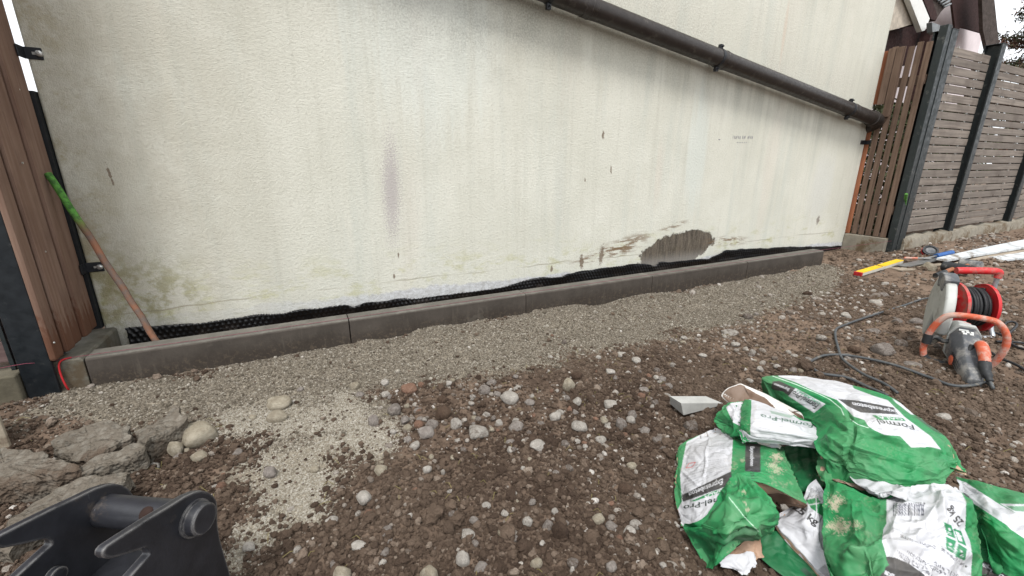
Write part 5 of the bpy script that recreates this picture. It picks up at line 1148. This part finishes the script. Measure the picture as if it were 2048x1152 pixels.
# F: front right bag with bar code
bf = bag('bag at the front of the heap showing a bar code and weight mark', (1800, 1080))
cv = Canvas(GREEN)
cv.poly([(1773, 980), (1773, 1047), (1767, 1057), (1764, 1083), (1773, 1113), (1790, 1115), (1850, 1175), (1940, 1175), (1945, 1110), (1940, 1083), (1930, 1060), (1932, 1030), (1932, 1003), (1923, 985), (1907, 965), (1873, 955), (1813, 965)], PWHITE)
cv.poly([(1773, 1113), (1790, 1115), (1820, 1128), (1849, 1150), (1860, 1175), (1740, 1175), (1770, 1140)], PBLACK); cv.poly([(1700, 1175), (1700, 1110), (1770, 1112), (1778, 1130), (1745, 1150), (1772, 1160), (1785, 1175)], GREEN)
cv.text('ss', (1790, 1150), (1770, 1141), (1765, 1150), (1784, 1160), PWHITE, .03)
rg = np.random.default_rng(5); x = 1786.0
while x < 1847:
    w_ = rg.choice([.9, 1.2, 1.9, 2.6]); t = (x-1786)/61; cv.poly([(x, 1010-1.5*t), (x+w_, 1010-1.5*t), (x+w_, 1032+.2*t), (x, 1031+.2*t)], s2l(58, 62, 76)); x += w_+rg.choice([.9, 1.3, 2.0])
cv.text('4 333144 002020', (1851, 1004.5), (1787, 1006.5), (1787, 1012), (1851, 1010), s2l(60, 60, 70), .01)
cv.text('25 kg', (1928, 1044), (1900, 1012), (1889, 1021), (1917, 1055), PBLACK, .03)
for q in ([(1887, 1044), (1903, 1051), (1911, 1077), (1894, 1070)], [(1907, 1057), (1922, 1062), (1933, 1092), (1917, 1085)], [(1892, 1073), (1912, 1082), (1907, 1108), (1893, 1098)], [(1917, 1087), (1934, 1098), (1930, 1122), (1910, 1112)]):
    cv.poly(q, s2l(30, 122, 80)); c0 = np.mean(q, 0)
    cv.line([tuple(c0+(-4, 3)), tuple(c0+(4, 6))], 1.4, PWHITE); cv.line([tuple(c0+(-3, 6)), tuple(c0+(4, 9))], 1.2, PWHITE); cv.poly([tuple(c0+d) for d in ((-3, -5), (2, -4), (4, 0), (-1, 1))], PWHITE)
cv.poly([(1910, 1062), (1919, 1066), (1926, 1084), (1917, 1080)], PWHITE)
cv.text('Nur Wasser und', (1926, 1134), (1880, 1098), (1884, 1091), (1930, 1126), s2l(70, 70, 80), .0); cv.text('gie\u00dfen \u2013 fertig', (1872, 1094), (1801, 1070), (1800, 1077), (1870, 1101), s2l(80, 80, 88), .0)
cv.poly([(1932, 1130), (1935, 1133), (1931, 1135), (1929, 1132)], PBLACK); cv.text('Schalung', (1918, 1151), (1866, 1122), (1862, 1130), (1914, 1160), s2l(80, 80, 88), .0); cv.text('Landschaftsbau', (1892, 1147), (1815, 1101), (1811, 1109), (1886, 1156), s2l(80, 80, 88), .0); cv.text('Trockenbeton', (1868, 1150), (1800, 1110), (1797, 1117), (1864, 1158), s2l(80, 80, 88), .0); cv.text('Betonarbeiten', (1860, 1140), (1795, 1101), (1792, 1107), (1856, 1147), s2l(100, 100, 108), .0)
cv.dust(50, .15, [(1672, 1003, 22, .9), (1668, 1016, 12, .8), (1680, 1052, 26, .85), (1664, 1053, 16, .8), (1712, 1050, 14, .6)])
sheet('paper_body', [[(1652, 958, .125), (1700, 974, .145), (1760, 999, .155), (1812, 976, .165), (1872, 967, .165), (1912, 975, .145)], [(1647, 1000, .13), (1710, 1008, .17), (1775, 1015, .185), (1832, 1005, .197), (1900, 1000, .187), (1944, 1008, .14)], [(1645, 1050, .12), (1710, 1055, .178), (1775, 1060, .205), (1842, 1055, .21), (1912, 1046, .185), (1957, 1060, .10)], [(1649, 1100, .11), (1710, 1105, .172), (1775, 1105, .198), (1847, 1105, .198), (1922, 1100, .165), (1961, 1110, .08)], [(1664, 1168, .08), (1715, 1168, .14), (1780, 1168, .165), (1850, 1168, .165), (1925, 1168, .13), (1964, 1168, .06)]], cv, bf, 91, amp=1.0, thick=.13, back=GREEN, rag=.003, folds=[((1690, 1115), (1770, 1080), .014, 14), ((1830, 1045), (1890, 1060), -.010, 10), ((1880, 985), (1893, 1050), .012, 12), ((1770, 1080), (1880, 1110), .008, 12), ((1700, 1150), (1745, 1075), -.010, 14)])
cv = Canvas(GREEN); cv.dust(52, .3)
sheet('torn_flap', [[(1637, 908, .115), (1648, 910, .12), (1658, 918, .12)], [(1631, 935, .10), (1650, 935, .115), (1668, 938, .115)], [(1640, 958, .09), (1650, 962, .10), (1658, 962, .10)]], cv, bf, 93, .0028, 1.0, .01, KRAFT, rag=.004)
sheet('torn_lining', [[(1664, 925, .085), (1690, 940, .10), (1712, 955, .10)], [(1660, 958, .10), (1695, 968, .115), (1730, 982, .12)]], s2l(150, 130, 116), bf, 94, .003, 1.2, .01, KRAFT, rag=.006)
sheet('torn_lining', [[(1702, 940, .12), (1742, 953, .14), (1792, 966, .155)], [(1702, 957, .13), (1748, 970, .155), (1806, 972, .175)], [(1738, 984, .14), (1764, 990, .17), (1817, 976, .185)], [(1758, 993, .15), (1774, 986, .178), (1814, 1000, .195)]], PWHITE, bf, 95, .0028, 1.2, .01, PWHITE, rag=.005)

# G: bag at the right edge
bgb = bag('striped green and white bag cut by the right photo edge', (2000, 1060))
cv = Canvas(GREEN)
cv.poly([(1905, 955), (1932, 965), (1998, 1008), (2043, 1033), (2110, 1060), (2110, 1100), (2050, 1078), (2023, 1060), (2013, 1050), (1932, 997), (1910, 975)], PWHITE); cv.poly([(2000, 1007), (2110, 1010), (2110, 1045), (2043, 1033)], PWHITE); cv.poly([(2012, 1012), (2060, 1012), (2060, 1024), (2030, 1022)], GREEN, .8)
cv.para([(1926, 974), (1952, 986), (1946, 991), (1922, 982)], 3, PGREY, 6, .7); cv.poly([(1958, 1130), (1970, 1122), (2012, 1150), (2060, 1165), (1960, 1175)], PBLACK); cv.text('el-Pro', (1962, 1130), (2006, 1157), (2012, 1150), (1968, 1122), PWHITE, .03); cv.dust(60, .3)
sheet('paper_body', [[(1912, 954, .075), (1958, 963, .10), (2010, 977, .105), (2062, 991, .085)], [(1922, 985, .10), (1975, 1005, .135), (2032, 1020, .145), (2085, 1030, .12)], [(1948, 1040, .095), (1990, 1055, .125), (2042, 1070, .135), (2095, 1075, .12)], [(1958, 1095, .05), (2000, 1110, .075), (2052, 1125, .085), (2098, 1130, .08)], [(1963, 1150, .02), (2005, 1160, .03), (2060, 1168, .035), (2100, 1168, .03)]], cv, bgb, 101, amp=.8, thick=.09, back=GREEN, rag=.002, folds=[((1960, 1030), (2040, 1100), .010, 14), ((1990, 1060), (2060, 1060), -.008, 10)])
# A: top bag
ba = bag('topmost bag lying across the heap, bulging, with green sides and white face', (1740, 930))
cv = Canvas(GREEN)
cv.poly([(1552, 748), (1639, 755), (1703, 768), (1708, 777), (1748, 792), (1775, 800), (1811, 835), (1862, 873), (1882, 899), (1862, 894), (1822, 895), (1800, 872), (1769, 870), (1748, 860), (1737, 853), (1729, 840), (1707, 833), (1690, 815), (1674, 800), (1635, 785), (1590, 764), (1559, 754)], PWHITE)
cv.poly([(1784, 796), (1804, 808), (1836, 830), (1822, 829), (1790, 804)], PWHITE); cv.poly([(1825, 830), (1840, 836), (1890, 872), (1868, 862)], PBLACK, .7)
cv.poly([(1676, 798), (1715, 801), (1787, 815), (1797, 829), (1722, 825), (1697, 813)], PBLACK)
cv.text('Expressbeton', (1796, 821), (1704, 804), (1706, 812), (1798, 828), PWHITE, .02)
cv.poly([(1744, 830), (1806, 836), (1812, 842), (1756, 839)], GREEN); cv.text('GALA', (1803, 836.5), (1753, 831.5), (1759, 837.5), (1808, 841), PWHITE, .02)
cv.text('Formel', (1826, 850), (1752, 838), (1759, 849), (1830, 860), TXT, .02)
cv.poly([(1545, 763), (1559, 762), (1591, 777), (1578, 792), (1566, 783), (1542, 779)], PBLACK); cv.text('Expressbeton', (1579, 777), (1549, 766), (1547, 771), (1576, 783), PWHITE, .02)
cv.poly([(1591, 776), (1651, 808), (1628, 826), (1577, 792)], PWHITE); cv.text('Formel-Pro', (1638, 810), (1588, 781), (1581, 788), (1629, 819), TXT, .02); cv.text('GALABAU', (1642, 806), (1596, 779), (1593, 783), (1638, 810), s2l(60, 150, 110), .02)
cv.line([(1545, 752), (1590, 768), (1640, 789), (1660, 799), (1682, 817), (1688, 831)], 1.4, s2l(196, 222, 206)); cv.line([(1700, 838), (1716, 849), (1738, 856)], 1.2, s2l(196, 222, 206)); cv.dust(70, .08)
sheet('paper_body', [[(1526, 786, .07), (1523, 764, .13), (1530, 753, .15), (1580, 751, .14), (1612, 753, .10)], [(1560, 815, .09), (1570, 784, .18), (1610, 773, .205), (1660, 767, .185), (1702, 770, .12)], [(1600, 838, .12), (1640, 802, .22), (1690, 797, .24), (1740, 791, .22), (1783, 795, .13)], [(1632, 852, .15), (1690, 834, .24), (1745, 830, .252), (1795, 824, .228), (1832, 833, .14)], [(1627, 880, .155), (1704, 858, .238), (1770, 862, .246), (1836, 860, .228), (1888, 871, .14)], [(1638, 907, .15), (1706, 892, .212), (1790, 896, .218), (1858, 905, .208), (1914, 912, .15)], [(1672, 930, .14), (1712, 926, .172), (1800, 946, .18), (1872, 945, .185), (1915, 930, .155)], [(1692, 941, .125), (1718, 948, .145), (1800, 973, .155), (1881, 971, .16), (1890, 958, .15)]], cv, ba, 111, amp=.6, thick=.11, back=GREEN, rag=.001, folds=[((1705, 850), (1695, 925), -.014, 10), ((1706, 852), (1880, 905), .010, 10), ((1700, 890), (1880, 950), .008, 7), ((1660, 840), (1700, 870), -.008, 8), ((1650, 870), (1700, 900), .008, 8), ((1690, 800), (1700, 840), -.009, 9), ((1640, 890), (1690, 930), -.008, 8)])
sheet('torn_lining', [[(1880, 922, .14), (1905, 925, .155), (1916, 932, .15)], [(1884, 940, .13), (1910, 943, .142), (1934, 949, .135)]], KRAFT, ba, 113, .003, .6, .004, GREEN, rag=.004)
cv = Canvas(GREEN); sheet('torn_flap', [[(1878, 890, .165), (1896, 886, .16), (1912, 905, .155)], [(1880, 915, .165), (1902, 915, .168), (1922, 928, .155)], [(1884, 928, .16), (1908, 936, .16), (1934, 946, .14)]], cv, ba, 114, .003, .8, .006, KRAFT, rag=.002)

# ------------------------------------------------------------------ loose ground cover that nobody could count
def scatter(name, P, S3, mat, label, seed, rough=.35, sub=2, nsc=1.1, nd=2):
    me = bpy.data.meshes.new(name); me.vertices.add(len(P)); me.vertices.foreach_set('co', np.asarray(P, np.float32).ravel())
    a = me.attributes.new('size', 'FLOAT_VECTOR', 'POINT'); a.data.foreach_set('vector', np.asarray(S3, np.float32).ravel())
    o = new_obj(name, me); tag(o, label, None, None, 'stuff'); me.materials.append(mat)
    t = bpy.data.node_groups.new(name, 'GeometryNodeTree')
    t.interface.new_socket('Geometry', in_out='INPUT', socket_type='NodeSocketGeometry'); t.interface.new_socket('Geometry', in_out='OUTPUT', socket_type='NodeSocketGeometry')
    N = t.nodes.new; L = t.links.new
    gi, go = N('NodeGroupInput'), N('NodeGroupOutput'); jn = N('GeometryNodeJoinGeometry')
    for i in range(5):
        ic = N('GeometryNodeMeshIcoSphere'); ic.inputs['Radius'].default_value = 1; ic.inputs['Subdivisions'].default_value = sub
        nz = N('ShaderNodeTexNoise'); nz.noise_dimensions = '4D'; nz.inputs['W'].default_value = seed*10+i*3.7; nz.inputs['Scale'].default_value = nsc; nz.inputs['Detail'].default_value = nd
        sb = N('ShaderNodeVectorMath'); sb.operation = 'SUBTRACT'; sb.inputs[1].default_value = (.5, .5, .5); L(nz.outputs['Color'], sb.inputs[0])
        ml = N('ShaderNodeVectorMath'); ml.operation = 'SCALE'; ml.inputs['Scale'].default_value = rough*4; L(sb.outputs[0], ml.inputs[0])
        sp = N('GeometryNodeSetPosition'); L(ic.outputs['Mesh'], sp.inputs['Geometry']); L(ml.outputs[0], sp.inputs['Offset'])
        sm = N('GeometryNodeSetMaterial'); sm.inputs['Material'].default_value = mat; L(sp.outputs[0], sm.inputs['Geometry'])
        gt = N('GeometryNodeGeometryToInstance'); L(sm.outputs[0], gt.inputs[0]); L(gt.outputs[0], jn.inputs[0])
    ip = N('GeometryNodeInstanceOnPoints'); L(gi.outputs[0], ip.inputs['Points']); L(jn.outputs[0], ip.inputs['Instance']); ip.inputs['Pick Instance'].default_value = True
    ri = N('FunctionNodeRandomValue'); ri.data_type = 'INT'; ri.inputs[4].default_value = 0; ri.inputs[5].default_value = 4; ri.inputs['Seed'].default_value = seed
    L(ri.outputs[2], ip.inputs['Instance Index'])
    rv = N('FunctionNodeRandomValue'); rv.data_type = 'FLOAT_VECTOR'; rv.inputs[0].default_value = (-.5, -.5, 0); rv.inputs[1].default_value = (.5, .5, 6.28); rv.inputs['Seed'].default_value = seed+1
    L(rv.outputs[0], ip.inputs['Rotation'])
    na = N('GeometryNodeInputNamedAttribute'); na.data_type = 'FLOAT_VECTOR'; na.inputs['Name'].default_value = 'size'; L(na.outputs[0], ip.inputs['Scale'])
    L(ip.outputs[0], go.inputs[0])
    md = o.modifiers.new('scatter', 'NODES'); md.node_group = t
    return o
def grain_mat(name, stops, dry=False):
    k = NB(name); r = k.rnd(); cr = k.n('ShaderNodeValToRGB'); k.t.links.new(r, cr.inputs[0]); e = cr.color_ramp
    while len(e.elements) < len(stops): e.elements.new(.5)
    for el, (p, c) in zip(e.elements, stops): el.position = p; el.color = c4(c)
    c = k.mix(k.ramp(k.noise(1.4, 4, .7), .4, .68, 0, .45), cr.outputs[0], c4(s2l(78, 66, 57)))
    if dry:
        ps = k.n('ShaderNodeSeparateXYZ'); k.t.links.new(k.n('ShaderNodeNewGeometry').outputs['Position'], ps.inputs[0])
        pn = k.n('ShaderNodeTexNoise'); pn.inputs['Scale'].default_value = 2.2; k.t.links.new(k.t.nodes['Geometry'].outputs['Position'], pn.inputs['Vector'])
        c = k.mix(k.math('MULTIPLY', k.ramp(k.math('ADD', ps.outputs[0], k.math('MULTIPLY', pn.outputs[0], 2.0)), 2.6, 4.6), .5), c, c4(s2l(136, 119, 104)))
        c = k.mix(k.ramp(pn.outputs[0], .45, .68, 0, .3), c, c4(s2l(122, 106, 92)))
    return k.done(c, .95, .12, 0, k.bump(k.noise(4, 4, .7), .6, .2))
M_CLOD = grain_mat('clod', [(0, s2l(72, 59, 50)), (.45, s2l(90, 75, 64)), (.85, s2l(112, 96, 83)), (.95, s2l(136, 120, 106)), (1, s2l(160, 146, 132))], True)
M_GRAIN = grain_mat('gravel_grain', [(0, s2l(96, 89, 78)), (.3, s2l(124, 116, 103)), (.75, s2l(148, 139, 125)), (1, s2l(196, 189, 176))])
M_PALE = grain_mat('pale_grain', [(0, s2l(142, 133, 117)), (.4, s2l(174, 166, 150)), (1, s2l(214, 208, 196))])
M_PEB = grain_mat('pebble', [(0, s2l(112, 100, 90)), (.4, s2l(150, 140, 130)), (.8, s2l(186, 178, 168)), (1, s2l(220, 214, 206))])
def pick(n, x0, x1, y0, y1, seed, dens):
    """random ground points, thinned by a density function"""
    rg = np.random.default_rng(seed); x = rg.uniform(x0, x1, n); y = rg.uniform(y0, y1, n); keep = rg.random(n) < dens(x, y)
    x, y = x[keep], y[keep]; P = np.stack([x, y, np.zeros_like(x)], -1); q = proj(np.stack([x, y, np.full_like(x, G)], -1))
    zd = (np.stack([x, y, np.full_like(x, G)], -1)-CAM)@FW
    vis = (zd > .25) & (q[:, 0] > -500) & (q[:, 0] < 3600) & (q[:, 1] > 380) & (q[:, 1] < 1650)
    x, y = x[vis], y[vis]; return x, y, ground_h(x, y), rg
dist = lambda x, y: np.hypot(x-CAM[0], y-CAM[1])
soilm = lambda x, y: 1-masks(x, y)[0]
patch = lambda x, y: .22+.78*sstep(-.35, .45, fbm(x*2.6, y*2.6, 88, 4))
BAND = gpoly([(760, 765), (1340, 765), (1340, 905), (1120, 930), (760, 890)])
# coarse and fine clods on the bare soil
for nm, n, r0, sg, far, seed, lab in (('soil_clods', 56000, .0053, .43, 9, 5, 'crumbly dark brown soil clods covering the dug ground'), ('soil_crumbs', 190000, .0031, .38, 5.0, 6, 'fine dark soil crumbs between the clods')):
    x, y, z, rg = pick(int(n*2.7), -.4, far, -2.75, .38, seed, lambda x, y: np.clip(soilm(x, y), .03, 1)*patch(x, y)*np.clip(2.0/dist(x, y), .2, 1)**1.3)
    m = (y < -.02) | ((x > 5.1) & (y < np.where(x > 6.1, -.06, .37)))
    x, y, z = x[m], y[m], z[m]; r = r0*np.exp(rg.normal(0, sg, len(x))); s = np.stack([r*rg.uniform(.8, 1.2, len(x)), r*rg.uniform(.8, 1.2, len(x)), r*rg.uniform(.6, .95, len(x))], -1)
    scatter(nm, np.stack([x, y, z+r*rg.uniform(.25, .75, len(x))], -1), s, M_CLOD, lab, seed, .42, 3 if r0 > .005 else 2, 1.7, 4)
# gravel grains of the concrete bedding and the pale spill
x, y, z, rg = pick(230000, -.25, 5.4, -.75, .0, 15, lambda x, y: masks(x, y)[0]*(1-.85*masks(x, y)[1])*np.clip(2.6/dist(x, y), .45, 1))
r = .0021*np.exp(rg.normal(0, .42, len(x))); scatter('bedding_gravel', np.stack([x, y, z+r*.2], -1), np.stack([r, r, r*.8], -1), M_GRAIN, 'grey crumbly concrete bedding heaped against the kerb stones', 15, .3)
x, y, z, rg = pick(220000, .2, 1.4, -1.3, -.2, 16, lambda x, y: masks(x, y)[1])
r = .0017*np.exp(rg.normal(0, .35, len(x))); scatter('pale_gravel', np.stack([x, y, z+r*.2], -1), np.stack([r, r, r*.75], -1), M_PALE, 'whitish dry concrete spill on the soil left of centre', 16, .3)
# small pebbles
x, y, z, rg = pick(40000, -.3, 8.5, -2.7, .0, 17, lambda x, y: np.clip(soilm(x, y), .08, 1)*np.clip(np.clip(1.7/dist(x, y), .25, 1)*(.25+.75*sstep(0, .6, fbm(x*1.7, y*1.7, 99, 3)))+.6*sstep(-.1, .1, sdpoly(x, y, BAND)), 0, 1))
r = .0048*np.exp(rg.normal(0, .45, len(x)))*np.clip(dist(x, y)/2.4, .8, 2.0); scatter('pebbles', np.stack([x, y, z+r*.25], -1), np.stack([r*1.15, r*.95, r*.7], -1), M_PEB, 'small pale pebbles strewn over the soil', 17, .25)

# stray straws and rootlets
x, y, z, rg = pick(1500, -.2, 4.5, -2.0, -.1, 19, lambda x, y: soilm(x, y)*np.clip(1.8/dist(x, y), .3, 1))
k = NB('dry_straw'); M_STRAW = k.done(k.mix(k.noise(8, 2), c4(s2l(150, 138, 96)), c4(s2l(96, 92, 54))), .9, .1)
mb = MB()
for a, b, c0 in zip(x[:420], y[:420], z[:420]):
    t = rg.uniform(0, 6.28); L_ = rg.uniform(.012, .04); dx, dy = math.cos(t)*L_, math.sin(t)*L_
    mb.tube([(a, b, c0+.004), (a+dx*.5, b+dy*.5, c0+.006+rg.uniform(.002, .014)), (a+dx, b+dy, c0+.006)], .0008, 4, False)
tag(mb.build('dry_straw', M_STRAW), 'stray dry straws and rootlets on the soil', None, None, 'stuff')
